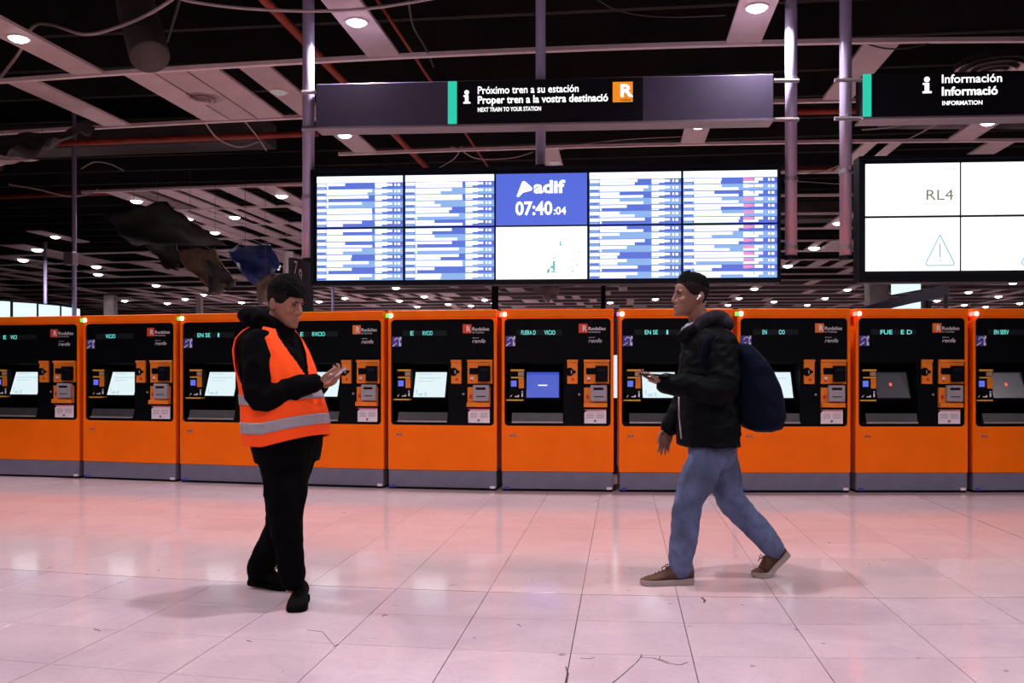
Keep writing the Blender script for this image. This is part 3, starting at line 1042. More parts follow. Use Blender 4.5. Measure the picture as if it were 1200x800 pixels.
# distant monitors far left
for i, (x0, x1, ya, yb2, da, db, lab) in enumerate(((-30, 13.5, 351, 353.5, 15.5, 16.3, 'distant bright monitor cut by the left edge above the machines'),
                                                  (15.5, 43.5, 354, 356, 16.4, 17.2, 'distant bright monitor second from the left edge above the machines'),
                                                  (45.5, 70.5, 356.3, 358.7, 17.3, 18.2, 'distant bright monitor third from the left edge above the machines'),
                                                  (72.5, 94, 359, 362.5, 18.3, 19.4, 'distant bright monitor fourth from the left edge above the machines'))):
    e = empty('distant_monitor', Vector((P(x0, 380, da).x, P(x0, 380, da).y, 0)))
    n = -R2 * .1
    a, b2, ta, tb = P(x0 - 1, 382, da), P(x1 + 1, 380, db), P(x0 - 1, ya - 1.3, da), P(x1 + 1, yb2 - 1.3, db)
    mb = MB()
    mb.hexa([a, b2, b2 + n, a + n, ta, tb, tb + n, ta + n])
    mk('casing', mb, 'frame_navy', parent=e)
    n2 = R2 * .010 - F2 * .02
    a, b2, ta, tb = a.lerp(b2, .03), a.lerp(b2, .94), ta.lerp(tb, .03) - UP * .02, ta.lerp(tb, .94) - UP * .02
    mb = MB()
    mb.hexa([a + n2, b2 + n2, b2, a, ta + n2, tb + n2, tb, ta])
    mk('screen', mb, 'bg_screen', parent=e)
    c = (a + b2) / 2 - R2 * .05
    mb = MB()
    mb.tube([Vector((c.x, c.y, 0)), c], .05, 8)
    mk('stand', mb, 'beam_dark', parent=e)
    tag(e, lab, 'monitor', 'distant monitors behind the machines')
# what shows through the gap between two machines
mb = MB()
a, b2 = P(714, 466, 10.9), P(733, 466, 10.9)
n = F2 * .1
h = UP * (50 * 10.9 / FPX)
mb.hexa([a, b2, b2 + n, a + n, a + h, b2 + h, b2 + n + h, a + n + h])
e = empty('lit_panel', (a.x, a.y, 0))
mk('panel', mb, 'bg_white', parent=e)
mb = MB()
mb.hexa([Vector((v.x, v.y, 0)) for v in (a, b2, b2 + n, a + n)] + [a, b2, b2 + n, a + n])
mk('stand', mb, 'beam_dark', parent=e)  # added dark base, hides the bright floor seen through the gap
tag(e, 'white lit panel seen through the gap left of the walking man', 'panel')

# ------------------------------------------------------------------ hanging signs and screen walls
def dv(px):
    return 9.9 / (1 + 6.5e-5 * (px - 640))


def hang_frame(pxa, pxb):
    """origin at pxa, local +x to pxb, local +y away from the viewer"""
    a, b2 = P(pxa, HOR, dv(pxa)), P(pxb, HOR, dv(pxb))
    v = b2 - a
    return Vector((a.x, a.y, 0)), atan2(v.y, v.x), v.length


def lx_of(px, o, rz):              # local x of a sight column on that plane
    d = F2 + R2 * ((px - 600) / FPX)
    ux = Vector((cos(rz), sin(rz), 0))
    n = Vector((-sin(rz), cos(rz), 0))
    t = o.dot(n) / d.dot(n)
    return (d * t - o).dot(ux), t


def zat(py, px):
    return CAMH + (HOR - py) * dv(px) / FPX


def timetable(mb, x0, x1, z0, z1, seed, header, pink):
    """rows of departures; mats: 0 white 1 blue 2 sky 3 pink"""
    r = random.Random(seed)
    w, h = x1 - x0, z1 - z0
    def q(a, b2, c, d, mi, y):
        mb.add([(x0 + a * w, y, z1 - d * h), (x0 + b2 * w, y, z1 - d * h), (x0 + b2 * w, y, z1 - c * h), (x0 + a * w, y, z1 - c * h)], [(0, 1, 2, 3)], mi)
    t = 0.0
    if header:
        q(0, 1, 0, .13, 0, -.006)
        t = .13
    n = 7 if header else 8
    rh = (1 - t) / n
    for k in range(n):
        a, b2 = t + k * rh, t + (k + 1) * rh
        bg = 1 if k % 2 == 0 else 2
        q(0, 1, a, b2, bg, -.006)
        m = a + rh * .5
        q(0.005, .11, a + rh * .12, m + rh * .1, 0, -.009)
        L1 = r.choice((.30, .22, .5, .42, .54))
        q(.115, .115 + L1 * .98, a + rh * .08, m, 0, -.009)
        L2 = r.choice((.56, .5, .2, .3, .02, .02, .4))
        q(.115, .115 + L2 * .95, m + rh * .05, b2 - rh * .06, 0, -.009)
        q(.005, .10, m + rh * .22, b2 - rh * .05, 2 if bg == 1 else 1, -.0085)
        tc = 3 if (pink and r.random() < .8) else 0
        if pink:
            q(.64, .70, a + rh * .1, m + rh * .12, tc, -.009)
            q(.70, .75, a + rh * .15, m + rh * .05, tc, -.009)
            q(.76, .85, a + rh * .12, m + rh * .05, 0, -.009)
            if r.random() < .5:
                q(.64, .80, m + rh * .1, b2 - rh * .1, 0, -.009)
        else:
            q(.68, .82, a + rh * .1, m + rh * .18, tc, -.009)
            q(.82, .88, a + rh * .2, m + rh * .05, 0, -.009)
            q(.68, .76, m + rh * .25, b2 - rh * .1, 0, -.009)
        q(.905, .925, a + rh * .2, m + rh * .1, 0, -.009)
        q(.94, .97, a + rh * .22, m + rh * .1, 0, -.009)


def screen_wall(o, rz, cols, rows_z, px_mid, label, content, fx, fz, depth=.16):
    e = empty('screen_wall', o, rz)
    tag(e, label, 'screen wall', 'screen walls hung over the ticket machines')
    mb = MB()
    mb.box(fx[0], fx[1], .012, depth, fz[0], fz[1])
    # casing lips
    mb.box(fx[0] - .01, fx[1] + .01, -.03, depth + .01, fz[0] - .015, fz[0] + .02)
    mb.box(fx[0] - .01, fx[1] + .01, -.03, depth + .01, fz[1] - .02, fz[1] + .015)
    mb.box(fx[0] - .012, fx[0] + .02, -.03, depth + .01, fz[0], fz[1])
    mb.box(fx[1] - .02, fx[1] + .012, -.03, depth + .01, fz[0], fz[1])
    mk('casing', mb, 'frame_navy', parent=e, local=True)
    for ci, (x0, x1) in enumerate(cols):
        for ri, (z0, z1) in enumerate(rows_z):
            kind = content(ci, ri)
            base = {'tt': 'tt_blue', 'ttp': 'tt_blue', 'clock': 'clock_blue'}.get(kind, 'tt_white')
            mb = MB()
            mb.box(x0, x1, -.005, .012, z0, z1)
            s = mk('display_screen', mb, base, parent=e, local=True)
            mb = MB()
            w, h = x1 - x0, z1 - z0
            if kind in ('tt', 'ttp'):
                timetable(mb, x0, x1, z0, z1, ci * 7 + ri * 31 + 3, ri == 0, kind == 'ttp')
                mk('timetable_rows', mb, ['tt_white', 'tt_blue', 'tt_sky', 'tt_pink'], parent=s, local=True, fixn=False)
            elif kind == 'clock':
                pts = [(.235, .43), (.30, .155), (.335, .15), (.395, .245), (.40, .30), (.30, .39), (.27, .45)]
                # rounded triangular emblem
                poly = [(x0 + a * w, z1 - b3 * h) for a, b3 in ((.228, .44), (.285, .17), (.30, .145), (.32, .15), (.395, .27), (.40, .31), (.385, .335), (.30, .37), (.25, .455))]
                mb.add([(a, -.009, b3) for a, b3 in poly], [tuple(range(len(poly)))], 0)
                mk('emblem', mb, 'text_glow', parent=s, local=True, fixn=False)
                for nm, txt, sz, ux, uz, bo, wd in (('word_mark', 'adif', .185, .415, .375, .0065, .345), ('clock_digits', '07:40', .20,   .215, .80, .005, .405), ('clock_digits', ':04', .115, .635, .80, .002, .135)):
                    mb = MB()
                    put_text(mb, txt, sz, x0 + ux * w, -.009, z1 - uz * h, 0, bold=bo, fit=wd * w)
                    mk(nm, mb, 'text_glow', parent=s, local=True, fixn=False)
            elif kind == 'drawing':
                def sp(a, b2, c, d):
                    mb.box(x0 + a * w, x0 + b2 * w, -.009, -.006, z1 - d * h, z1 - c * h)
                for g in ((.625, .65, .66, .84), (.60, .63, .75, .80), (.57, .59, .80, .88), (.61, .655, .85, .875), (.70, .715, .28, .35), (.70, .735, .35, .365),
                          (.63, .645, .59, .62), (.86, .875, .62, .635), (.90, .915, .49, .505), (.80, .82, .80, .81), (.83, .85, .84, .86), (.79, .80, .86, .87), (.88, .90, .73, .745),
                          (.56, .57, .83, .9), (.75, .76, .74, .75), (.77, .785, .65, .66)):
                    sp(*g)
                mk('drawing', mb, 'tt_teal', parent=s, local=True)
            elif kind == 'rl4':
                put_text(mb, 'RL4', .155, x0 + .645 * w, -.009, z1 - .71 * h, 0, fit=.285 * w)
                mk('lettering', mb, 'tt_grey', parent=s, local=True, fixn=False)
                mb = MB()
                put_text(mb, '....', .05, x0 + .83 * w, -.009, z1 - .12 * h, 0, fit=.12 * w)
                mk('small_print', mb, 'tt_grey', parent=s, local=True, fixn=False)
            elif kind == 'warn':
                cx, cz = x0 + .79 * w, z1 - .66 * h
                tri = [(cx, cz + .185), (cx + .145, cz - .115), (cx + .13, cz - .135), (cx - .13, cz - .135), (cx - .145, cz - .115)]
                for k in range(len(tri)):
                    (xa, za), (xb, zb) = tri[k], tri[(k + 1) % len(tri)]
                    mb.tube([(xa, -.008, za), (xb, -.008, zb)], .0055, 4)
                mb.box(cx - .006, cx + .006, -.009, -.006, cz - .05, cz + .09)
                mb.box(cx - .006, cx + .006, -.009, -.006, cz - .09, cz - .078)
                mk('warning_triangle', mb, 'tt_teal', parent=s, local=True)
    return e


o1, rz1, L1 = hang_frame(366, 913)
colpx = ((371.5, 472), (475, 579), (581.3, 688), (690.7, 798), (800.7, 910.5))
cols = [(lx_of(a, o1, rz1)[0], lx_of(b2, o1, rz1)[0]) for a, b2 in colpx]
zb0, zb1, zt0, zt1 = zat(326.8, 640), zat(265.6, 640), zat(263.4, 640), zat(203.2, 640)


def content1(ci, ri):
    if ci == 2:
        return 'clock' if ri == 0 else 'drawing'
    return 'ttp' if ci == 4 else 'tt'


wall1 = screen_wall(o1, rz1, cols, ((zt0, zt1), (zb0, zb1)), 640, 'long wall of ten timetable and clock screens hanging over the middle machines', content1,
                    (0, lx_of(913, o1, rz1)[0]), (zat(331.5, 640), zat(196.5, 640)))
o2, rz2, L2 = hang_frame(1007, 1260)
cols2 = [(lx_of(a, o2, rz2)[0], lx_of(b2, o2, rz2)[0]) for a, b2 in ((1014.5, 1124.5), (1127, 1237))]
wall2 = screen_wall(o2, rz2, cols2, ((zat(252, 1100), zat(191, 1100)), (zat(317, 1100), zat(254.8, 1100))), 1100,
                    'white screen wall hanging at the right edge beneath the information sign', lambda c, r: ('rl4' if r == 0 else 'warn') if c == 0 else ('warn' if r else 'plain'),
                    (0, lx_of(1243, o2, rz2)[0]), (zat(329, 1100), zat(184, 1100)))


def words(mb, gap):
    iv = sorted((min(mb.v[i].x for i in f), max(mb.v[i].x for i in f), f) for f in mb.f)
    out, end = [], -1e9
    for a, b2, f in iv:
        if a > end + gap:
            out.append(MB())
        end = max(end, b2)
        w = out[-1]
        w.add([mb.v[i] for i in f], [tuple(range(len(f)))])
    return out


def sign(pxa, pxb, pyt, pyb, px_mid, label, stripe, info, lines, logo, face, depth=.26):
    o, rz, _ = hang_frame(pxa, pxb)
    o = o - Vector((-sin(rz), cos(rz), 0)) * 0.10
    e = empty('hanging_sign', o, rz)
    tag(e, label, 'sign', 'signs hanging over the screen walls')
    Lx = lambda px: lx_of(px, o, rz)[0]
    k = lx_of(px_mid, o, rz)[1] / FPX
    Z = lambda py: CAMH + (HOR - py) * k
    xa, xb = 0, Lx(pxb)
    z0, z1 = Z(pyb), Z(pyt)
    mb = MB()
    mb.box(xa, xb, 0, depth, z0, z1)
    mk('casing', mb, face, parent=e, local=True, bevel=.006)
    mb = MB()
    mb.box(xa - .005, xb + .005, -.008, depth + .008, z0 - .02, z0)
    mk('bottom_rail', mb, 'bracket_grey', parent=e, local=True)  # paler than the casing so the underside reads as lit
    # dark lettering field; on the long sign its end paints where glancing light begins
    f0, f1 = stripe[1], (logo[1] + 12 if logo else pxb)
    mb = MB()
    mb.box(Lx(f0), Lx(f1), -.003, 0.001, z0 + .005, z1 - .005)
    fld = mk('lettered_panel', mb, 'sign_dark', parent=e, local=True)
    mb = MB()
    mb.box(Lx(stripe[0]), Lx(stripe[1]), -.006, .001, z0 + .008, z1 - .004)
    mk('green_stripe', mb, 'teal_glow', parent=e, local=True)
    mb = MB()
    ix, iy0, iy1 = info
    zz0, zz1 = Z(iy1), Z(iy0)
    hh = zz1 - zz0
    xi = Lx(ix)
    mb.box(xi - hh * .13, xi + hh * .13, -.009, -.004, zz0, zz0 + hh * .62)
    mb.box(xi - hh * .24, xi, -.009, -.004, zz0 + hh * .52, zz0 + hh * .62)
    mb.box(xi - hh * .26, xi + hh * .28, -.009, -.004, zz0, zz0 + hh * .11)
    mb.tube([(xi, -.009, zz0 + hh * .84), (xi, -.004, zz0 + hh * .84)], hh * .17, 14)
    mk('information_symbol', mb, 'text_glow', parent=e, local=True)
    for (txt, x0, x1, base, size, bold) in lines:
        mb = MB()
        put_text(mb, txt, size * k, Lx(x0), -.006, Z(base), 0, bold=bold, fit=Lx(x1) - Lx(x0))
        for w in words(mb, size * k * .20):
            mk('word', w, 'text_glow', parent=fld, local=True, fixn=False)
    if logo:
        mb = MB()
        mb.box(Lx(logo[0]), Lx(logo[1]), -.007, -.002, Z(logo[3]), Z(logo[2]))
        lg = mk('logo_square', mb, 'orange_glow', parent=e, local=True)
        mb = MB()
        put_text(mb, 'R', (logo[3] - logo[2]) * k * .84, Lx(logo[0] + 9), -.010, Z(logo[3] - 6.5), 0, bold=.006, fit=Lx(logo[1] - .5) - Lx(logo[0] + 8))
        mk('logo_letter', mb, 'text_glow', parent=lg, local=True, fixn=False)
        mb = MB()
        put_text(mb, 'rodalies', 3.6 * k, Lx(logo[0] + 9), -.010, Z(logo[3] - 1.2), 0, bold=.0004, fit=Lx(logo[1] - 2) - Lx(logo[0] + 9))
        mk('logo_caption', mb, 'frame_navy', parent=lg, local=True, fixn=False)
    return e, o, rz, Lx, Z, (z0, z1)


s1 = sign(373, 906.5, 92.5, 144, 640, 'long dark overhead sign for the next train over the timetable wall', (525, 535.5), (547, 104, 119.5),
          (('Próximo tren a su estación', 560, 678, 108.5, 12.5, .0012), ('Proper tren a la vostra destinació', 560, 712.5, 120, 12.5, .0022),
           ('NEXT TRAIN TO YOUR STATION', 560, 634, 129.5, 7, .001)), (718, 741.5, 98, 121.5), 'sign_grey')
s2 = sign(1008, 1290, 84.5, 136, 1100, 'black information sign at the right edge over the white screen wall', (1011, 1021), (1086, 90, 109),
          (('Información', 1103.5, 1174, 97.5, 14, .0015), ('Informació', 1103.5, 1169, 112, 14, .003), ('INFORMATION', 1104, 1151, 123.5, 7, .001)), None, 'sign_dark')


# poles with brackets
def pole(px, py_end, d, r, label, marks=()):
    b2 = P(px, py_end, d)
    e = empty('support_pole', b2)
    tag(e, label, 'pole', 'grey poles carrying signs and screens')
    mb = MB()
    mb.tube([b2, Vector((b2.x, b2.y, 7.19))], r, 20)
    mk('pole', mb, 'pole_grey', parent=e, smooth=False)
    mb = MB()
    mb.tube([b2 - UP * .012, b2 + UP * .03], r * 1.06, 20)
    mk('end_cap', mb, 'frame_navy', parent=e)
    for py in marks:
        c = P(px, py, d)
        mb = MB()
        mb.tube([c - UP * .02, c + UP * .02], r * 1.12, 20)
        mk('clamp', mb, 'bracket_grey', parent=e)
    for o_ in e.children:
        if o_.name.startswith('pole'):
            for p_ in o_.data.polygons:
                p_.use_smooth = len(p_.vertices) == 4
    return e


dl, dm, dr = dv(362) + .05, dv(633) + .12, dv(928) + .05
pole(361.5, 306, dl, .065, 'grey pole at the left end of the long sign', (108, 152, 232))
pole(633.5, 197, dm + .15, .055, 'grey pole in the middle, rising behind the long sign', ())
pole(927, 303, dr, .063, 'left one of the two grey poles at the right', (94, 140, 210, 290))
pole(991, 303, dv(991) + .05, .063, 'right one of the two grey poles, beside the information sign', (94, 139, 202, 290))


def bracket(pxa, pxb, py, d, label):
    a, b2 = P(pxa, py, d), P(pxb, py, d)
    mb = MB()
    mb.tube([a, b2], .022, 8)
    tag(mk('bracket', mb, 'bracket_grey'), label, 'bracket', 'brackets between poles and signs')


for py in (109, 152):
    bracket(354, 377, py - 1, dl - .1, 'short bracket joining the left pole to the long sign, %s' % ('upper' if py < 120 else 'lower'))
for py in (94.5, 140):
    bracket(905, 936, py, dr - .1, 'short bracket joining the long sign to its right pole, %s' % ('upper' if py < 120 else 'lower'))
for py in (94, 139):
    bracket(978, 1010, py, dv(991) - .06, 'short bracket joining the rightmost pole to the information sign, %s' % ('upper' if py < 120 else 'lower'))


# the platform number sign, seen at a slant
def platform_sign():
    a = P(343.5, 345, 10.5)
    b2 = P(367.5, 345, 11.0)
    v = b2 - a
    e = empty('platform_sign', Vector((a.x, a.y, 1.9)), atan2(v.y, v.x))
    w = Vector((v.x, v.y)).length
    k = 10.7 / FPX
    Z = lambda py: CAMH + (HOR - py) * k - 1.9
    mb = MB()
    mb.box(0, w, 0, .06, Z(372), Z(304))
    mk('panel', mb, 'beam_dark', parent=e, local=True, bevel=.004)
    mb = MB()
    put_text(mb, '7', 15 * k * 1.4, .014, -.004, Z(322), 0, bold=.001, fit=.085)
    put_text(mb, '.', 15 * k * 1.4, .10, -.004, Z(326), 0, bold=.003)
    put_text(mb, '8', 18 * k * 1.5, .125, -.004, Z(334), 0, bold=.001, fit=.085)
    mk('numerals', mb, 'print_white', parent=e, local=True, fixn=False)
    mb = MB()
    mb.box(w * .6, w * .6 + .03, .02, .05, Z(304), Z(250))
    mk('hanger', mb, 'pole_grey', parent=e, local=True)
    tag(e, 'dark platform sign numbered 7 and 8 below the left pole', 'sign')


platform_sign()

# ------------------------------------------------------------------ ticket machines
MWID = 1.125
U = 0.00859                        # metres per photograph pixel on the reference machine


def mx_(px):
    return (px - 588) * U


def mz_(py):
    return (576 - py) * U


proto_mesh = {}


def pm(key, build, mats, **kw):
    if key not in proto_mesh:
        mb = MB()
        build(mb)
        proto_mesh[key] = mb.mesh(key.split('#')[0], mats, **kw)
    return proto_mesh[key]


H_M = 1.835
BAY = (.045, .625, .70, 1.30)
PANEL = (.028, 1.097, .66, 1.745)


def machine(pa, pb, label, screen, led, lamp, pose=0):
    v = pb - pa
    wid = Vector((v.x, v.y)).length
    e = empty('ticket_machine', (pa.x, pa.y, 0), atan2(v.y, v.x), (wid / MWID, 1, 1))
    tag(e, label, 'ticket machine', 'row of orange ticket machines')
    P_ = lambda n, me, par=e: link(n, me, par, True)

    def b_body(mb):
        ring_plate(mb, rrect(0, MWID, .20, H_M, 0), rrect(*PANEL, .04), 0, .03)
        mb.box(.035, MWID - .035, .031, .70, .20, .66)
        mb.box(.002, MWID - .002, .03, .06, .20, .66)
        mb.box(.002, .035, .03, .06, .66, H_M)
        mb.box(MWID - .035, MWID - .002, .03, .06, .66, H_M)
        mb.box(.035, .045, .06, .70, .66, H_M)
        mb.box(MWID - .045, MWID - .035, .06, .70, .66, H_M)
        mb.box(.036, MWID - .036, .30, .70, .66, H_M)
        mb.box(.03, MWID - .03, .03, .30, 1.745, H_M)
    P_('body', pm('body', b_body, 'orange'))

    def b_top(mb):
        mb.hexa([(-.002, -.012, 1.762), (MWID + .002, -.012, 1.762), (MWID - .034, .71, 1.762), (.034, .71, 1.762), (-.002, -.012, H_M + .004), (MWID + .002, -.012, H_M + .004), (MWID - .034, .71, H_M + .004), (.034, .71, H_M + .004)])
    P_('top_band', pm('top_band', b_top, 'orange', bevel=.006))

    def b_plinth(mb):
        mb.hexa([(.004, .004, .022), (MWID - .004, .004, .022), (MWID - .036, .70, .022), (.036, .70, .022), (.004, .004, .197), (MWID - .004, .004, .197), (MWID - .036, .70, .197), (.036, .70, .197)])
    pl = P_('plinth', pm('plinth', b_plinth, 'plinth_grey', bevel=.003))

    def b_foot(mb):
        mb.hexa([(.01, .012, 0), (MWID - .01, .012, 0), (MWID - .04, .69, 0), (.04, .69, 0), (.01, .012, .022), (MWID - .01, .012, .022), (MWID - .04, .69, .022), (.04, .69, .022)])
    P_('foot', pm('foot', b_foot, 'black_bay'))

    def b_pst(mb):
        mb.box(mx_(711), mx_(717), .001, .004, mz_(573.5), mz_(570.5))
    P_('plinth_sticker', pm('plinth_sticker', b_pst, 'sticker_white'), pl)

    def b_pst2(mb):
        mb.box(mx_(591), mx_(597), .001, .004, mz_(574), mz_(571))
    P_('plinth_badge', pm('plinth_badge', b_pst2, 'blue_badge'), pl)

    def b_lab(mb):
        mb.box(mx_(598), mx_(601), -.002, .0, mz_(512), mz_(509.5))
        mb.box(mx_(602), mx_(605), -.002, .0, mz_(512), mz_(509.5))
    P_('serial_mark', pm('serial_mark', b_lab, 'plinth_grey'))

    def b_panel(mb):
        ring_plate(mb, rrect(PANEL[0] - .004, PANEL[1] + .004, PANEL[2] - .004, PANEL[3] + .004, .04), rrect(*BAY, 0), .012, .034)
    fp = P_('front_panel', pm('front_panel', b_panel, 'black_panel'))

    def b_bay(mb):
        x0, x1, z0, z1 = BAY
        vs = [(x0, .03, z0), (x1, .03, z0), (x1, .03, z1), (x0, .03, z1), (x0 + .01, .24, z0 + .02), (x1 - .02, .24, z0 + .02), (x1 - .02, .24, z1 - .02), (x0 + .01, .24, z1 - .02)]
        mb.add(vs, [(4, 5, 6, 7), (0, 1, 5, 4), (1, 2, 6, 5), (2, 3, 7, 6), (3, 0, 4, 7)])
    P_('screen_bay', pm('screen_bay', b_bay, 'black_bay', fixn=False))

    # screen, leaning back in its bay
    sx0, sx1, sz0, sz1 = mx_(616.5), mx_(655), mz_(466), mz_(436)
    tilt = .10
    def on(u, w, off=0.0):
        return Vector((sx0 + (sx1 - sx0) * u, .075 + tilt * w - off, sz0 + (sz1 - sz0) * w))
    def b_bezel(mb):
        c = [on(-.06, -.07, .004), on(1.06, -.07, .004), on(1.06, 1.07, .004), on(-.06, 1.07, .004)]
        mb.hexa([c[0], c[1], c[1] + Vector((0, .04, 0)), c[0] + Vector((0, .04, 0)), c[3], c[2], c[2] + Vector((0, .04, 0)), c[3] + Vector((0, .04, 0))])
    bz = P_('screen_bezel', pm('screen_bezel', b_bezel, 'black_bay'))
    def b_screen(mb):
        c = [on(0, 0, .008), on(1, 0, .008), on(1, 1, .008), on(0, 1, .008)]
        mb.add(c, [(0, 1, 2, 3)])
    sm = {'white': 'screen_white', 'blue': 'screen_blue', 'dark': 'screen_dark'}[screen]
    s = P_('screen', pm('screen#' + screen, b_screen, sm), bz)
    def b_mark(mb):
        def q(u0, u1, w0, w1):
            mb.add([on(u0, w0, .010), on(u1, w0, .010), on(u1, w1, .010), on(u0, w1, .010)], [(0, 1, 2, 3)])
        if screen == 'white':
            q(.12, .85, .74, .78); q(.12, .6, .62, .65); q(.08, .12, .1, .3); q(.16, .3, .05, .16); q(.35, .42, .04, .2); q(.1, .5, .9, .93)
        elif screen == 'blue':
            q(.36, .64, .46, .50)
        else:
            q(.42, .50, .46, .58)
    P_('screen_text', pm('screen_text#' + screen, b_mark, {'white': 'screen_mark', 'blue': 'tt_white', 'dark': 'screen_red'}[screen]), s)

    # small payment unit left of the screen
    def b_unit(mb):
        mb.box(mx_(596), mx_(614.5), .055, .12, mz_(466), mz_(432.5), 0)
        mb.box(mx_(598), mx_(614), .04, .06, mz_(434.8), mz_(432.6), 1)
        mb.box(mx_(598.5), mx_(613.5), .04, .06, mz_(443.2), mz_(441.4), 1)
        mb.box(mx_(607), mx_(613.7), .048, .06, mz_(440.5), mz_(435.5), 2)
        mb.box(mx_(607.7), mx_(613.7), .045, .06, mz_(455), mz_(443.5), 3)
        mb.box(mx_(592.8), mx_(613.2), .03, .12, mz_(469.8), mz_(468.2), 1)
    un = P_('payment_unit', pm('payment_unit', b_unit, ['black_bay', 'yellow_edge', 'tan_square', 'amber']))
    def b_glow(mb):
        mb.box(mx_(598.5), mx_(605), .050, .056, mz_(453), mz_(446))
    P_('blue_light', pm('blue_light', b_glow, 'blue_glow'), un)
    def b_icons(mb):
        mb.box(mx_(611), mx_(612.6), .05, .056, mz_(465), mz_(460.5))
        mb.box(mx_(611), mx_(612.6), .05, .056, mz_(459.6), mz_(458.2))
        mb.add([(mx_(597), .052, mz_(465.5)), (mx_(598), .052, mz_(465.5)), (mx_(600), .052, mz_(463)), (mx_(599), .052, mz_(463))], [(0, 1, 2, 3)])
        mb.box(mx_(603), mx_(608), .05, .056, mz_(465.4), mz_(464.2))
        mb.box(mx_(606.5), mx_(608), .05, .056, mz_(464.2), mz_(463))
    P_('icons', pm('icons', b_icons, 'print_white'), un)

    def b_led(mb):
        mb.box(mx_(606), mx_(659), .007, .013, mz_(392.4), mz_(386))
    ld = P_('led_display', pm('led_display', b_led, 'led_back'))
    for txt, x0, x1 in led:
        mb = MB()
        put_text(mb, txt, .062, mx_(588 + x0), .005, mz_(391.7), 0, bold=.0006, fit=(x1 - x0) * U)
        P_('led_text', mb.mesh('led_text', 'led_cyan', fixn=False), ld)

    def b_badge(mb):
        mb.box(mx_(592.3), mx_(604), .008, .013, mz_(405.2), mz_(393.3))
    bd = P_('access_badge', pm('access_badge', b_badge, 'blue_badge'))
    def b_ear(mb):
        # hearing symbol: an ear arc, a diagonal stroke and letters
        c = (mx_(598.6), mz_(398.6))
        pts = [(c[0] + .028 * cos(a), .006, c[1] + .03 * sin(a)) for a in [radians(q) for q in range(-40, 200, 24)]]
        mb.tube(pts, .0055, 4)
        mb.tube([(mx_(593), .006, mz_(404.8)), (mx_(598), .006, mz_(401))], .006, 4)
        mb.box(mx_(601), mx_(603.6), .004, .008, mz_(404.8), mz_(401))
        mb.box(mx_(602), mx_(603.8), .004, .008, mz_(397), mz_(393.6))
    P_('ear_symbol', pm('ear_symbol', b_ear, 'print_white'), bd)

    def b_logo(mb):
        mb.box(mx_(678.4), mx_(688.7), .008, .013, mz_(389.8), mz_(379))
    lm = 'orange_print' if 'right' in label or 'backpack' in label else 'red_print'
    lg = P_('logo_square', pm('logo_square#' + lm, b_logo, lm))
    for nm, args, kw in (('logo_letter', ('R', .085, mx_(683), .006, mz_(388), 0), dict(bold=.002, fit=5 * U)),
                         ('word_mark', ('Rodalies', .048, mx_(689.8), .010, mz_(386.6), 0), dict(bold=.0005, fit=20 * U)),
                         ('word_mark', ('de Catalunya', .022, mx_(689.8), .010, mz_(389.6), 0), dict(fit=14 * U)),
                         ('operator_mark', ('operat per', .018, mx_(689.8), .010, mz_(395.8), 0), dict(fit=8 * U)),
                         ('operator_mark', ('renfe', .058, mx_(689.8), .010, mz_(401.2), 0), dict(shear=.25, fit=15.5 * U))):
        P_(nm, pm(nm + '#' + args[0], lambda mb: put_text(mb, *args, **kw), 'print_white', fixn=False), lg)

    def b_coin(mb):
        mb.box(mx_(665), mx_(677), -.012, .02, mz_(449.6), mz_(421.5))
        mb.box(mx_(664.6), mx_(677.4), -.022, .0, mz_(424.3), mz_(421.2))
    cn = P_('coin_plate', pm('coin_plate', b_coin, 'amber', bevel=.002))
    def b_slot(mb):
        c = Vector((mx_(668), 0, mz_(435.5)))
        mb.tube([c + Vector((0, -.017, 0)), c + Vector((0, -.01, 0))], .042, 18)
        mb.box(mx_(669), mx_(675), -.015, -.01, mz_(437), mz_(434))
    P_('coin_slot', pm('coin_slot', b_slot, 'black_bay'), cn)
    def b_slotm(mb):
        mb.box(mx_(669.3), mx_(670.6), -.021, -.016, mz_(437.6), mz_(433.6))
    P_('slot_edge', pm('slot_edge', b_slotm, 'lip_metal'), cn)
    def b_btn(mb):
        c = Vector((mx_(671.6), 0, mz_(444.6)))
        mb.tube([c + Vector((0, -.018, 0)), c + Vector((0, -.01, 0))], .014, 10)
    P_('red_button', pm('red_button', b_btn, 'red_button'), cn)

    def b_card(mb):
        mb.box(mx_(684.6), mx_(713.8), -.012, .02, mz_(449.6), mz_(421.5))
        mb.box(mx_(684.2), mx_(714.2), -.024, .0, mz_(424.3), mz_(421.2))
    cd = P_('card_plate', pm('card_plate', b_card, 'amber', bevel=.002))
    def b_pad(mb):
        mb.box(mx_(697.8), mx_(712), -.05, -.01, mz_(447), mz_(428.5))
        mb.box(mx_(687), mx_(698), -.022, -.01, mz_(438.4), mz_(431))
    P_('card_reader', pm('card_reader', b_pad, 'black_panel', bevel=.004), cd)
    def b_keys(mb):
        for i in range(3):
            for j in range(3):
                mb.box(mx_(700.2 + i * 3), mx_(702.2 + i * 3), -.054, -.049, mz_(444 - j * 2.4), mz_(442.6 - j * 2.4))
        mb.box(mx_(700), mx_(709.5), -.052, -.049, mz_(435), mz_(431))
    P_('keypad', pm('keypad', b_keys, 'frame_navy'), cd)
    def b_cmark(mb):
        mb.box(mx_(688.5), mx_(691.5), -.016, -.011, mz_(444.5), mz_(441.5))
    P_('card_sticker', pm('card_sticker', b_cmark, 'sticker_white'), cd)
    P_('red_button', pm('red_button#card', lambda mb: mb.box(mx_(688.6), mx_(690.6), -.016, -.011, mz_(447), mz_(445)), 'red_button'), cd)

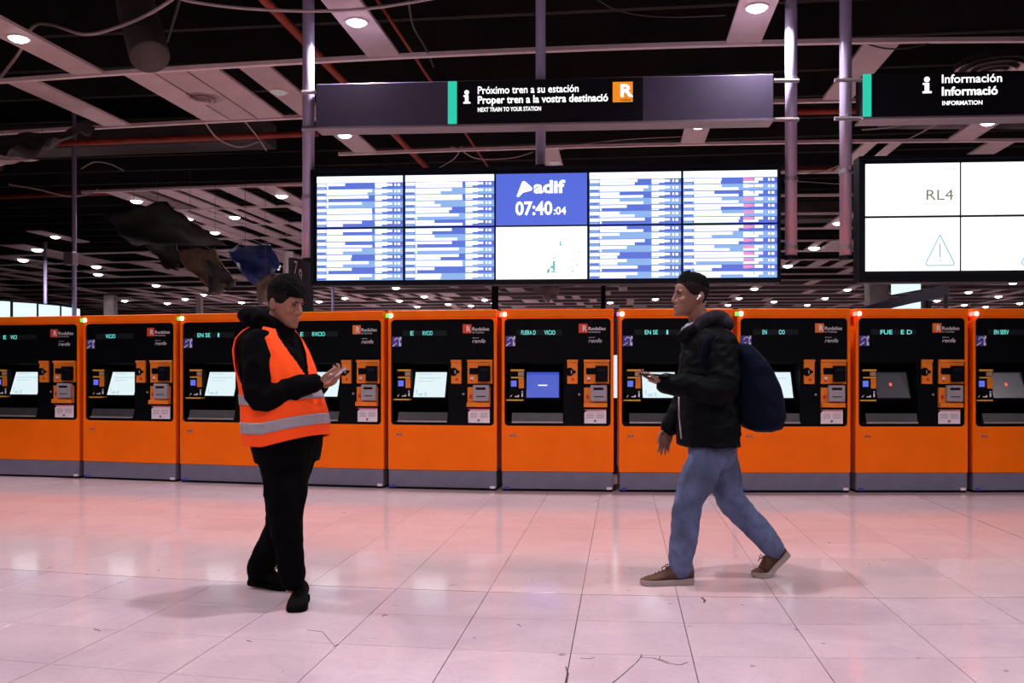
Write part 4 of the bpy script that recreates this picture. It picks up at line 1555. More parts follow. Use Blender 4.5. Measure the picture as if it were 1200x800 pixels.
    def b_note(mb):
        mb.box(mx_(684.6), mx_(711.4), -.012, .02, mz_(476.8), mz_(453.8))
        mb.box(mx_(684.3), mx_(711.6), -.045, .0, mz_(476.8), mz_(471.8))
    nt = P_('note_plate', pm('note_plate', b_note, 'amber', bevel=.002))
    def b_dev(mb):
        mb.box(mx_(692), mx_(711), -.055, -.01, mz_(470), mz_(451))
    dvv = P_('note_reader', pm('note_reader', b_dev, 'device_grey', bevel=.006), nt)
    def b_dslot(mb):
        mb.box(mx_(695.5), mx_(707), -.058, -.05, mz_(456.6), mz_(454))
        mb.box(mx_(696), mx_(707), -.057, -.05, mz_(465), mz_(464))
    P_('note_slot', pm('note_slot', b_dslot, 'black_bay'), nt)
    P_('red_button', pm('red_button#note', lambda mb: mb.box(mx_(686.8), mx_(690), -.018, -.011, mz_(467), mz_(462.5)), 'red_button'), nt)

    def b_stk(mb):
        c = [(mx_(685), mz_(496)), (mx_(710.5), mz_(496)), (mx_(710.5), mz_(480)), (mx_(688.5), mz_(480)), (mx_(685), mz_(483.5))]
        plate(mb, c, .006, .013)
    st = P_('notice', pm('notice', b_stk, 'sticker_white'))
    def b_stk2(mb):
        c = Vector((mx_(697.5), .003, mz_(493)))
        mb.tube([c, c + Vector((0, .004, 0))], .013, 12)
        for k in range(4):
            mb.box(mx_(687.5), mx_(696), .004, .006, mz_(485 + k * 1.6), mz_(484.6 + k * 1.6))
            mb.box(mx_(699), mx_(708), .004, .006, mz_(485 + k * 1.6), mz_(484.6 + k * 1.6))
    P_('notice_print', pm('notice_print', b_stk2, 'sticker_mark'), st)
    P_('notice_edge', pm('notice_edge', lambda mb: mb.box(mx_(685), mx_(710.5), .004, .012, mz_(480.4), mz_(479.2)), 'sticker_line'), st)

    def b_tray(mb):
        x0, x1 = mx_(600), mx_(660)
        z0, z1 = mz_(495), mz_(484)
        # hopper plate sloping towards the viewer
        mb.hexa([(x0, -.01, z0), (x1, -.01, z0), (x1, .03, z0), (x0, .03, z0), (x0, .02, z1), (x1, .02, z1), (x1, .03, z1), (x0, .03, z1)])
    tr = P_('ticket_tray', pm('ticket_tray', b_tray, 'tray_metal'))
    P_('tray_lip', pm('tray_lip', lambda mb: mb.box(mx_(600), mx_(660), -.022, -.008, mz_(495.6), mz_(493.8)), 'lip_metal'), tr)
    P_('key_lock', pm('key_lock', lambda mb: mb.tube([(mx_(679), .006, mz_(462)), (mx_(679), .014, mz_(462))], .012, 10), 'lip_metal'))

    # status lamp on the top left corner, coloured box imitating the bulb's halo
    col = {'green': 'lamp_green', 'red': 'lamp_red', 'pink': 'bg_pink', 'pale': 'lamp_green', 'none': 'black_bay'}[lamp]
    hot = {'green': 'lamp_white', 'red': 'lamp_hot', 'pink': 'lamp_white', 'pale': 'lamp_white', 'none': 'black_bay'}[lamp]
    lp = P_('status_lamp', pm('status_lamp#' + lamp, lambda mb: mb.box(-.020, .012, -.020, .03, 1.768, 1.806), col))
    P_('lamp_bulb', pm('lamp_bulb#' + lamp, lambda mb: mb.box(.012, .048, -.026, .0, 1.766, 1.808), hot, bevel=.008), lp)
    return e


YB = ((-200, 552), (-20, 557), (0, 557.5), (100, 560.5), (208, 564.5), (330, 568.5), (450, 572), (585, 575), (722, 576.3), (860, 577), (1000, 577), (1139, 577), (1275, 576.5), (1400, 576))


def yb_at(px):
    for (a, ya), (b2, yb2) in zip(YB, YB[1:]):
        if a <= px <= b2:
            return ya + (yb2 - ya) * (px - a) / (b2 - a)


MACH = [(-17, 93, 'leftmost orange ticket machine, cut by the left edge', 'white', (('E', 25, 29), ('VICI', 35, 44)), 'green'),
        (97.5, 206, 'second orange ticket machine from the left, with a pale white screen', 'white', (('VICIO', 32, 46),), 'green'),
        (211, 328, 'orange ticket machine half hidden behind the man in the vest, third from the left', 'white', (('EN SE', 23, 40), ('I', 50, 52)), 'green'),
        (333.5, 449.5, 'orange ticket machine right of the vest man, behind his phone', 'white', (('E', 21, 25), ('RVICIO', 37, 54)), 'none'),
        (455, 582, 'orange ticket machine with white screen and green lamp, left of the blue-screen one', 'white', (('E', 27, 31), ('RVICIO', 42, 54)), 'pale'),
        (588, 719, 'orange ticket machine with a plain blue screen in the middle of the row', 'blue', (('FUERA D', 23, 40), ('VICIO', 50, 63)), 'red'),
        (725.3, 858.5, 'orange ticket machine half hidden behind the walking man', 'white', (('EN SE', 30, 45), ('I', 55, 57)), 'pink'),
        (864.5, 996.5, 'orange ticket machine half hidden by the backpack, with white screen', 'white', (('EN', 29, 34), ('CIO', 48, 55)), 'pale'),
        (1003, 1134, 'orange ticket machine with dark screen and red lamp, second from the right edge', 'dark', (('FUE', 29, 43), ('E D', 53, 66)), 'red'),
        (1140, 1272, 'rightmost orange ticket machine, cut by the right edge', 'dark', (('EN SERV', 25, 42),), 'red')]
for a, b2, lab, scr, led, lamp in MACH:
    machine(GP(a, yb_at(a)), GP(b2, yb_at(b2)), lab, scr, led, lamp)


# ------------------------------------------------------------------ people
def remesh(mb, voxel, smooth=4, fold=0.0, fscale=9.0, fseed=0, stretch=(1, 1, 1)):
    """fuse overlapping closed shapes into one skin; returns an MB"""
    me = mb.mesh('tmp', 'brow')
    o = bpy.data.objects.new('tmp', me)
    m = o.modifiers.new('r', 'REMESH')
    m.mode = 'VOXEL'
    m.voxel_size = voxel
    m.adaptivity = 0
    if smooth:
        s = o.modifiers.new('s', 'SMOOTH')
        s.iterations = smooth
        s.factor = 0.5
    r = evaluate(o)
    bpy.data.objects.remove(o)
    bpy.data.meshes.remove(me)
    out = MB()
    if fold:
        nn = [0.0] * (3 * len(r.vertices))
        r.vertex_normals.foreach_get('vector', nn)
        moved = []
        for k, v in enumerate(r.vertices):
            c = v.co
            q = Vector((c.x * fscale * stretch[0] + fseed, c.y * fscale * stretch[1], c.z * fscale * stretch[2]))
            w = noise.noise(q) + .5 * noise.noise(q * 2.1 + Vector((5, 1, 2)))
            w = 1 - abs(w) * 2
            moved.append(c + Vector(nn[3 * k:3 * k + 3]) * (w * fold))
    out.v = moved if fold else [v.co.copy() for v in r.vertices]
    out.f = [tuple(p.vertices) for p in r.polygons]
    out.m = [0] * len(out.f)
    bpy.data.meshes.remove(r)
    return out


def sup(c, ax, ay, ra, rb, n=28, p=2.3, raf=None):
    """superellipse ring; ra along ax (front raf, back ra), rb along ay"""
    out = []
    for j in range(n):
        t = 2 * pi * j / n
        ct, st = cos(t), sin(t)
        x = abs(ct) ** (2 / p) * (1 if ct > 0 else -1)
        y = abs(st) ** (2 / p) * (1 if st > 0 else -1)
        out.append(c + ax * (x * ((raf or ra) if ct > 0 else ra)) + ay * (y * rb))
    return out


HEAD = [(-.118, .030, .090, .020), (-.110, .004, .099, .034), (-.094, -.026, .099, .046), (-.076, -.052, .096, .054), (-.052, -.064, .094, .061),
        (-.026, -.077, .091, .067), (0, -.088, .088, .071), (.022, -.094, .094, .0735), (.05, -.097, .092, .075), (.074, -.090, .081, .069),
        (.096, -.071, .060, .054), (.109, -.044, .034, .035), (.117, -.014, .006, .010)]


def head_at(z):
    z = max(HEAD[0][0], min(HEAD[-1][0], z))
    for a, b2 in zip(HEAD, HEAD[1:]):
        if a[0] <= z <= b2[0]:
            t = (z - a[0]) / (b2[0] - a[0])
            return [a[k] + (b2[k] - a[k]) * t for k in (1, 2, 3)]


def head_geo(mb, C, f, s, u, ear_f=-.025):
    H = lambda x, y, z: C + f * x + s * y + u * z
    rs = []
    for z, b2, fr, w in HEAD:
        c = (b2 + fr) / 2
        rs.append(sup(H(c, 0, z), f, s, (fr - b2) / 2, w, 28, 2.25))
    mb.rings(rs)
    ax = (f, s, u)
    mb.tube([H(.086, 0, .016), H(.096, 0, -.004), H(.103, 0, -.022), H(.1045, 0, -.032)], [.009, .0115, .014, .0135], 10, round_end=True)
    for y in (-.012, .012):
        mb.ell(H(.096, y, -.035), ax, (.012, .010, .009))
    for y in (-.030, .030):
        mb.ell(H(.079, y, .021), ax, (.014, .026, .008))       # brow
        mb.ell(H(.064, y * 1.25, -.028), ax, (.023, .026, .024))  # cheekbone
    mb.ell(H(.093, 0, -.064), ax, (.0105, .023, .0062))
    mb.ell(H(.092, 0, -.077), ax, (.0095, .019, .0070))
    mb.ell(H(.089, 0, -.104), ax, (.015, .020, .014))
    for y in (-1, 1):
        e1 = (f * .95 + s * (-y) * .3).normalized()
        mb.ell(H(ear_f, y * .074, -.010), (e1, s, u), (.018, .0085, .031))
        mb.ell(H(ear_f + .004, y * .073, -.034), (e1, s, u), (.011, .007, .012))


def face_parts(parent, C, f, s, u, skin, lips):
    H = lambda x, y, z: C + f * x + s * y + u * z
    ax = (f, s, u)
    for y in (-.031, .031):
        mb = MB()
        mb.ell(H(.0775, y, .000), ax, (.010, .0145, .0066), nu=14, nv=8)
        eye = mk('eye', mb, 'eye_white', parent=parent, smooth=True)
        mb = MB()
        mb.ell(H(.0845, y, .000), ax, (.0042, .0060, .0058), nu=12, nv=8)
        mk('iris', mb, 'eye_dark', parent=eye, smooth=True)
        mb = MB()
        a = 1 if y > 0 else -1
        mb.tube([H(.0905, y - a * .016, .019), H(.0925, y, .025), H(.084, y + a * .019, .021)], [.0035, .005, .003], 8, ref=u)
        mk('eyebrow', mb, 'brow', parent=parent, smooth=True)
        mb = MB()
        mb.tube([H(.0835, y - a * .014, .0045), H(.0885, y, .0082), H(.080, y + a * .016, .0045)], [.0022, .0032, .002], 6, ref=u)
        mk('eyelid', mb, 'brow', parent=parent, smooth=True)
    mb = MB()
    mb.ell(H(.0965, 0, -.0645), ax, (.0085, .020, .0048))
    mb.ell(H(.0955, 0, -.0765), ax, (.0080, .017, .0055))
    mk('lips', mb, lips, parent=parent, smooth=True)


def hair_cap(C, f, s, u, hair_line, thick, n=44, m=16, seed=0, rough=.003, zoff=0.0):
    """hair over the skull from a hairline height that depends on the direction (0 = face, pi = nape)"""
    mb = MB()
    rs = []
    for k in range(m + 1):
        t = k / m
        ring = []
        for j in range(n):
            a = 2 * pi * j / n
            da = abs((a + pi) % (2 * pi) - pi)
            z0 = hair_line(da)
            z = z0 + (.1165 - z0) * (1 - (1 - t) ** 1.6)
            b2, fr, w = head_at(z)
            c = (b2 + fr) / 2
            ct, st = cos(a), sin(a)
            p = 2.25
            x = abs(ct) ** (2 / p) * (1 if ct > 0 else -1) * (fr - b2) / 2
            y = abs(st) ** (2 / p) * (1 if st > 0 else -1) * w
            th = thick(da, t)
            th += rough * noise.noise(Vector((a * 6, t * 14, seed))) * min(1, t * 5)
            nx, ny, nz = ct, st, 0.0
            up = max(0, (z - .03) / .09)
            v = Vector((x + c + ct * th * (1 - .55 * up), y + st * th * (1 - .55 * up), z + th * up * 1.15))
            ring.append(C + f * v.x + s * v.y + u * (v.z + zoff * up))
        rs.append(ring)
    mb.rings(rs)
    return mb


def hand_geo(mb, wrist, d, n, t, curl, L=1.0, thumb=(.5, .35), spread=.06, curls=None):
    """d to the finger tips, n out of the palm, t to the thumb side; curl in radians at each finger joint"""
    d, n, t = d.normalized(), n.normalized(), t.normalized()
    n = (n - d * n.dot(d)).normalized()
    t = (t - d * t.dot(d) - n * t.dot(n)).normalized()
    base = wrist
    rs = []
    for q, hw, ht in ((-.015, .026, .020), (.01, .030, .019), (.04, .038, .017), (.07, .041, .015), (.092, .039, .012)):
        rs.append(sup(base + d * (q * L), t, n, hw * L, ht * L, 18, 2.6))
    mb.rings(rs)
    for i, (off, ln, r) in enumerate(((.030, .074, .0088), (.010, .082, .0090), (-.011, .076, .0086), (-.030, .060, .0078))):
        cu = (curls[i] if curls else curl)
        p = base + d * (.080 * L) + t * (off * L)
        dirv = (d + t * (off * spread * 14)).normalized()
        pts = [p]
        rr = [r * L]
        ang = cu * .7
        for k, fr in enumerate((.46, .30, .24)):
            dv_ = dirv * cos(ang) + n * sin(ang)
            p = p + dv_ * (ln * fr * L * (1.15 if k == 0 else 1))
            pts.append(p)
            rr.append(r * L * (1 - .08 * (k + 1)))
            ang += cu
        mb.tube(pts, rr, 10, round_end=True)
    p = base + d * (.022 * L) + t * (.026 * L)
    v1 = (d * .62 + t * .75 + n * thumb[1]).normalized()
    v2 = (d * (1.0) + t * (.55 - thumb[0]) + n * thumb[1]).normalized()
    v3 = (d * 1.0 + t * (.30 - thumb[0]) + n * thumb[1] * 1.2).normalized()
    p1 = p + v1 * .040 * L
    p2 = p1 + v2 * .034 * L
    p3 = p2 + v3 * .026 * L
    mb.tube([p, p1, p2, p3], [.0145 * L, .0115 * L, .0098 * L, .0085 * L], 10, round_end=True)


def limb(mb, pts, rad, seg=16):
    """smooth limb through joints"""
    sp = spline(pts, 5)
    rr = []
    for i in range(len(pts) - 1):
        for k in range(5):
            t = k / 5
            a, b2 = rad[i], rad[i + 1]
            rr.append(a + (b2 - a) * (t * t * (3 - 2 * t)))
    rr.append(rad[-1])
    mb.tube(sp, rr, seg, round_end=True)


def vdir(u, v, w):
    return (R2 * u + F2 * v + UP * w)


def shoe(parent, heel, toe_dir, length, width, upper_m, sole_m, lace_m, pitch=0.0, toe_flex=0.0, high=.10, sole_h=.026):
    """heel: point on the ground under the back of the heel; a shoe with sole, upper and laces.
    pitch lifts the heel, the front third stays on the ground"""
    td = toe_dir.normalized()
    sd = UP.cross(td).normalized()
    ball = length * .68

    def T(x, y, z):
        if pitch and x < ball:
            q = Vector((x - ball, 0, z))
            cz, sz = cos(pitch), sin(pitch)
            x2 = ball + q.x * cz + q.z * sz * 1.0
            z2 = -q.x * sz + q.z * cz
            x, z = x2, z2
        return heel + td * x + sd * y + UP * z
    prof = [(0.0, .30), (.03, .36), (.12, .40), (.30, .385), (.45, .40), (.62, .47), (.74, .50), (.86, .46), (.94, .34), (.985, .20), (1.0, .08)]

    def hw(t, out):
        for (a, wa), (b2, wb) in zip(prof, prof[1:]):
            if a <= t <= b2:
                return (wa + (wb - wa) * (t - a) / (b2 - a)) * width * out
        return prof[-1][1] * width
    mb = MB()
    rs = []
    for t, _ in prof:
        x = t * length
        a = hw(t, 1.04)
        z0, z1 = .0, sole_h * (1.15 if t < .3 else 1.0)
        zz = .006 if t > .97 or t < .02 else 0
        rs.append([T(x, -a, z0 + zz), T(x, a, z0 + zz), T(x, a * 1.02, z1), T(x, -a * 1.02, z1)])
    mb.rings(rs)
    sh = mk('shoe', MB_upper(T, prof, hw, length, high, sole_h), upper_m, parent=parent, smooth=True)
    mk('sole', mb, sole_m, parent=sh, bevel=.003)
    mb = MB()
    for k in range(4):
        t = .50 + k * .065
        x = t * length
        zt = up_h(t, high, sole_h) + .003
        w = hw(t, .50)
        mb.tube([T(x, -w, zt - .012), T(x + .004, 0, zt + .001), T(x, w, zt - .012)], .0042, 6)
    x = .47 * length
    zt = up_h(.47, high, sole_h) + .004
    for sg in (-1, 1):
        mb.tube([T(x, 0, zt), T(x - .004, sg * .02, zt + .014), T(x + .008, sg * .034, zt + .004), T(x + .012, sg * .012, zt)], .003, 6)
        mb.tube([T(x, 0, zt), T(x + .018, sg * .022, zt + .002), T(x + .03, sg * .034, zt - .014)], .003, 6)
    mk('laces', mb, lace_m, parent=sh, smooth=True)
    return sh


def up_h(t, high, sole_h):
    pts = ((0, high * .98), (.08, high), (.30, high * .92), (.45, high * .84), (.60, high * .66), (.75, high * .50), (.88, high * .42), (.96, high * .33), (1.0, sole_h + .004))
    for (a, ha), (b2, hb) in zip(pts, pts[1:]):
        if a <= t <= b2:
            return ha + (hb - ha) * (t - a) / (b2 - a)
    return sole_h


def MB_upper(T, prof, hw, length, high, sole_h):
    mb = MB()
    rs = []
    n = 16
    ts = [0.005, .03, .08, .16, .26, .36, .46, .56, .66, .76, .86, .93, .97, .992]
    for t in ts:
        h = up_h(t, high, sole_h)
        a = hw(t, .98)
        ring = []
        for j in range(n):
            q = 2 * pi * j / n
            y = cos(q) * a
            zz = sin(q)
            top = h - sole_h * .6
            z = sole_h * .6 + (zz * .5 + .5) * top
            y *= 1 - .35 * max(0, zz) ** 1.5 if t < .6 else 1 - .18 * max(0, zz)
            ring.append(T(t * length, y, z))
        rs.append(ring)
    mb.rings(rs)
    return mb


def phone(name, c, along, face, label, cat='phone', L=.15, Wd=.073, T=.009, edge='phone_edge'):
    along = along.normalized()
    face = (face - along * face.dot(along)).normalized()
    side = along.cross(face)
    e = empty(name, c - UP * .05)
    mx = Matrix((side, along, face)).transposed().to_4x4()
    mx.translation = c
    mb = MB()
    mb.box(-Wd / 2, Wd / 2, -L / 2, L / 2, -T / 2, T / 2, mx=mx)
    mk('casing', mb, edge, parent=e, bevel=.003)
    mb = MB()
    mb.box(-Wd / 2 + .003, Wd / 2 - .003, -L / 2 + .003, L / 2 - .003, T / 2, T / 2 + .0012, mx=mx)
    mk('glass', mb, 'phone_black', parent=e)
    mb = MB()
    mb.box(-Wd / 2 + .005, Wd / 2 - .005, -L / 2 + .01, L / 2 - .01, T / 2 + .001, T / 2 + .0018, mx=mx)
    mk('display', mb, 'phone_screen', parent=e)
    mb = MB()
    mb.box(-Wd / 2 + .008, -Wd / 2 + .026, L / 2 - .032, L / 2 - .008, -T / 2 - .002, -T / 2, mx=mx)
    mk('camera_bump', mb, 'phone_black', parent=e)
    return tag(e, label, cat)


# ---------------- the man in the vest
def man_vest():
    D0 = 4.95
    J = lambda px, py, dd=0.0: P(px, py, D0 + dd)
    base = J(330, 700, 0); base.z = 0
    e = empty('person', base)
    tag(e, 'young man in an orange reflective vest over black clothes, looking down at a phone', 'person')
    yaw = radians(22)
    Fd = vdir(cos(yaw), -sin(yaw), 0)
    Sd = vdir(sin(yaw), cos(yaw), 0)       # his left, away from the viewer
    # head frame
    hy, hp = radians(20), radians(13)
    hf = vdir(cos(hp) * cos(hy), -cos(hp) * sin(hy), -sin(hp))
    hu = vdir(sin(hp) * cos(hy), -sin(hp) * sin(hy), cos(hp))
    hs = hu.cross(hf)
    HC = J(333.5, 355.5, -.02)
    TOR = [(337, 540, .150, .185), (336, 520, .170, .197), (335, 500, .182, .203), (334, 480, .186, .205), (329, 455, .176, .207), (323, 430, .165, .208),
           (318, 410, .150, .200), (316, 397, .128, .180), (316, 388, .100, .135), (318, 380, .078, .085)]
    rsh = J(301, 404, -.16)
    relb = J(305, 466, -.22)
    rwr = J(372, 447, -.13)
    lsh = J(333, 404, .17)
    lelb = J(352, 468, .20)
    lwr = J(377, 452, .06)
    hipR, kneeR, ankR = J(334, 532, -.09), J(335, 612, -.19), J(342, 676, -.15)
    hipL, kneeL, ankL = J(341, 532, .09), J(329, 612, .13), GP(292, 688) + vdir(.97, -.2, 0) * .075 + UP * .105
    # ------- body, one skin
    b = MB()
    head_geo(b, HC, hf, hs, hu)
    b.tube([HC - hu * .05 - hf * .012, HC - hu * .10 - hf * .03, J(318, 385, 0), J(317, 402, 0)], [.052, .055, .060, .075], 18, round_end=True)
    b.rings([sup(J(px, py), Fd, Sd, a * .80, c * .84, 24) for px, py, a, c in TOR[:-1]])
    for sh, el, wr in ((rsh, relb, rwr), (lsh, lelb, lwr)):
        limb(b, [sh, sh.lerp(el, .5), el, el.lerp(wr, .5), wr], [.050, .046, .040, .036, .026])
    for h, k, a in ((hipR, kneeR, ankR), (hipL, kneeL, ankL)):
        limb(b, [h, h.lerp(k, .5), k, k.lerp(a, .4), a, a - UP * .05], [.080, .072, .052, .052, .036, .036])
    # hands around the phone
    ph_al = vdir(.84, .05, .50).normalized()
    ph_face = vdir(-.45, .10, .85)
    ph_c = J(391.5, 439.5, -.06)
    hand_geo(b, rwr + vdir(.004, .0, .0), vdir(.80, .36, .30), vdir(-.35, .10, .93), vdir(.05, -1.0, .05), .62, .95, thumb=(.45, .35), curls=(.50, .62, .75, .85))
    hand_geo(b, lwr, vdir(.84, -.40, .22), vdir(-.30, -.25, .92), vdir(.05, 1.0, .10), .75, .95, thumb=(.45, .4), curls=(.62, .70, .78, .85))
    body = remesh(b, .004, 5)
    mk('body', body, 'skin_a', parent=e, smooth=True, fixn=False)
    face_parts(e, HC, hf, hs, hu, 'skin_a', 'lip_a')
    # hair: short faded sides, thick flat top
    def hl_side(a):
        pts = ((0, .050), (.55, .050), (.95, .042), (1.15, .012), (1.35, -.004), (1.75, .008), (2.1, -.025), (2.6, -.048), (3.2, -.050))
        for (x0, y0), (x1, y1) in zip(pts, pts[1:]):
            if x0 <= a <= x1:
                return y0 + (y1 - y0) * (a - x0) / (x1 - x0)
        return -.05
    mk('hair_sides', hair_cap(HC, hf, hs, hu, hl_side, lambda a, t: .0025 + .006 * min(1, t * 3), seed=3, rough=.001), 'hair_fade', parent=e, smooth=True)

    def hl_top(a):
        return .046 - .002 * a if a < .9 else .046 - (a - .9) * .010 if a < 1.9 else .036 - (a - 1.9) * .025
    mk('hair', hair_cap(HC, hf, hs, hu, hl_top, lambda a, t: .004 + .036 * min(1, t * 1.15) ** 1.15 * (1.1 if a < 1.0 else .9 if a < 2 else .75), m=22, n=60, seed=1, rough=.012, zoff=.002), 'hair_black', parent=e, smooth=True)
    # ------- hooded sweatshirt
    h = MB()
    h.rings([sup(J(px, py), Fd, Sd, a, c * .96, 30) for px, py, a, c in TOR])
    limb(h, [rsh + vdir(.012, .03, 0), rsh.lerp(relb, .5), relb, relb.lerp(rwr, .5), rwr + vdir(-.012, 0, -.002)], [.086, .076, .070, .062, .047])
    limb(h, [lsh, lsh.lerp(lelb, .5), lelb, lelb.lerp(lwr, .5), lwr + vdir(-.01, 0, 0)], [.084, .074, .068, .060, .047])
    limb(h, [rsh + vdir(.03, .06, .01), J(317, 396, 0), lsh + vdir(-.02, -.05, .01)], [.070, .085, .070])
    # hood bunched round the neck
    ring = []
    for a, r, up in ((-170, .105, .045), (-130, .110, .035), (-90, .105, .015), (-55, .095, -.02), (-20, .085, -.05), (20, .085, -.05), (55, .095, -.02), (90, .105, .015), (130, .11, .035), (170, .105, .045), (190, .105, .045)):
        ca, sa = cos(radians(a)), sin(radians(a))
        ring.append(J(318, 377, 0) + Fd * (ca * r) + Sd * (sa * r * .95) + UP * (up - .012))
    h.tube(ring, [(.050, .040)] * len(ring), 14, round_end=True)
    h.ell(J(302, 372, 0), (Fd, Sd, UP), (.085, .115, .052))
    h.ell(J(296, 369, 0), (Fd, Sd, UP), (.062, .095, .045))
    h.ell(J(330, 386, -.02), (Fd, Sd, UP), (.055, .075, .035))
    mk('hoodie', remesh(h, .0065, 5, .007, 8, 2), 'hoodie_black', parent=e, smooth=True, fixn=False)
    # ------- trousers
    t = MB()
    t.rings([sup(J(px, py), Fd, Sd, a, c, 26) for px, py, a, c in ((337, 508, .145, .180), (337, 524, .150, .182), (336, 536, .140, .172), (335, 546, .11, .14), (335, 554, .07, .09))])
    limb(t, [hipR + UP * .02, hipR.lerp(kneeR, .5), kneeR, kneeR.lerp(ankR, .5), ankR + UP * .035, ankR - UP * .015], [.138, .108, .078, .070, .068, .056])
    limb(t, [hipL + UP * .02, hipL.lerp(kneeL, .5), kneeL, kneeL.lerp(ankL, .5), ankL + UP * .02, ankL - UP * .03], [.138, .108, .078, .072, .072, .062])
    mk('trousers', remesh(t, .0065, 5, .009, 7, 7, (1, 1, .8)), 'trouser_black', parent=e, smooth=True, fixn=False)
    # ------- shoes
    toe = GP(346, 718.5)
    td = vdir(.10, -1, 0).normalized()
    shoe(e, toe - td * .285, td, .285, .105, 'shoe_black', 'shoe_black', 'hoodie_black', high=.115)
    td = vdir(.97, -.20, 0).normalized()
    hl = GP(292, 688)
    shoe(e, hl, td, .28, .105, 'shoe_black', 'shoe_black', 'hoodie_black', high=.125, pitch=.10)
    # ------- vest: a thin shell over the sweatshirt with arm holes and an open front
    import bisect
    zs = [J(px, py).z for px, py, a, c in TOR]

    def tor(z):
        z = max(zs[0], min(zs[-1], z))
        i = max(0, min(len(zs) - 2, bisect.bisect(zs, z) - 1))
        k = (z - zs[i]) / (zs[i + 1] - zs[i])
        k2 = k
        c0, c1 = J(TOR[i][0], TOR[i][1]), J(TOR[i + 1][0], TOR[i + 1][1])
        c = c0.lerp(c1, k)
        return c, TOR[i][2] + (TOR[i + 1][2] - TOR[i][2]) * k2, TOR[i][3] + (TOR[i + 1][3] - TOR[i][3]) * k2

    zt, zh = J(316, 381).z, J(335, 520).z

    def vest_pt(a, tt, off):
        """a: angle from the front, + to his left; tt 0 hem .. 1 collar"""
        front = max(0, cos(a))
        zl = zh + .055 * front - .0 * (1 - front)
        z = zl + (zt - zl) * tt
        c, ra, rb = tor(z)
        low = max(0, 1 - tt * 2.2)
        ra, rb = ra + off + .012 * low, rb + off + .012 * low
        p = 2.3
        ct, st = cos(a), sin(a)
        x = abs(ct) ** (2 / p) * (1 if ct > 0 else -1) * ra
        y = abs(st) ** (2 / p) * (1 if st > 0 else -1) * rb
        q = c + Fd * x + Sd * y
        w = noise.noise(Vector((a * 2.2, tt * 3.0, 4.0))) * .010 + noise.noise(Vector((a * 6, tt * 5, 1.0))) * .004
        q += (Fd * ct + Sd * st) * w
        q.z = z
        return q

    def vest_patch(a0, a1, na, t0, t1, nt, keep, off, th):
        g = {}
        mb = MB()
        cells = []
        for i in range(na):
            for j in range(nt):
                am, tm = a0 + (a1 - a0) * (i + .5) / na, t0 + (t1 - t0) * (j + .5) / nt
                if keep(am, tm):
                    cells.append((i, j))
        cs = set(cells)
        idx = {}

        def vid(i, j, s):
            key = (i, j, s)
            if key not in idx:
                idx[key] = len(mb.v)
                mb.v.append(vest_pt(a0 + (a1 - a0) * i / na, t0 + (t1 - t0) * j / nt, off + (th if s else 0)))
            return idx[key]
        for i, j in cells:
            mb.f.append((vid(i, j, 1), vid(i + 1, j, 1), vid(i + 1, j + 1, 1), vid(i, j + 1, 1)))
            mb.f.append((vid(i, j + 1, 0), vid(i + 1, j + 1, 0), vid(i + 1, j, 0), vid(i, j, 0)))
            for (di, dj), (p, q) in (((-1, 0), ((i, j), (i, j + 1))), ((1, 0), ((i + 1, j + 1), (i + 1, j))), ((0, -1), ((i + 1, j), (i, j))), ((0, 1), ((i, j + 1), (i + 1, j + 1)))):
                if (i + di, j + dj) not in cs:
                    mb.f.append((vid(*p, 1), vid(*q, 1), vid(*q, 0), vid(*p, 0)))
        mb.m = [0] * len(mb.f)
        return mb

    def open_half(tt):                      # half angle of the front opening
        return -1 if tt < .52 else .02 + (tt - .52) * 1.25

    def keep(a, tt):
        aa = abs(a)
        if aa < open_half(tt):
            return False
        # arm holes
        ca = 1.60
        w = .62
        if tt > .44:
            q = (tt - .74) / .30
            wid = w * sqrt(max(0, 1 - q * q)) if tt < .74 else w * max(.0, 1 - ((tt - .74) / .30) ** 4)
            if abs(aa - ca) < wid:
                return False
        if tt > .985 - .02 * (aa > 2.2):
            return False
        return True
    a0 = .04
    vest = mk('safety_vest', vest_patch(-pi, pi, 210, 0, 1, 110, keep, .016, .004), 'vest_orange', parent=e, smooth=True)
    for t0, t1 in ((.10, .195), (.335, .42)):
        mk('reflective_band', vest_patch(-pi, pi, 160, t0, t1, 5, keep, .0205, .003), 'reflective', parent=vest, smooth=True)
    phone('phone', ph_c, ph_al, ph_face, 'dark phone with a bright edge held by the man in the vest')


man_vest()


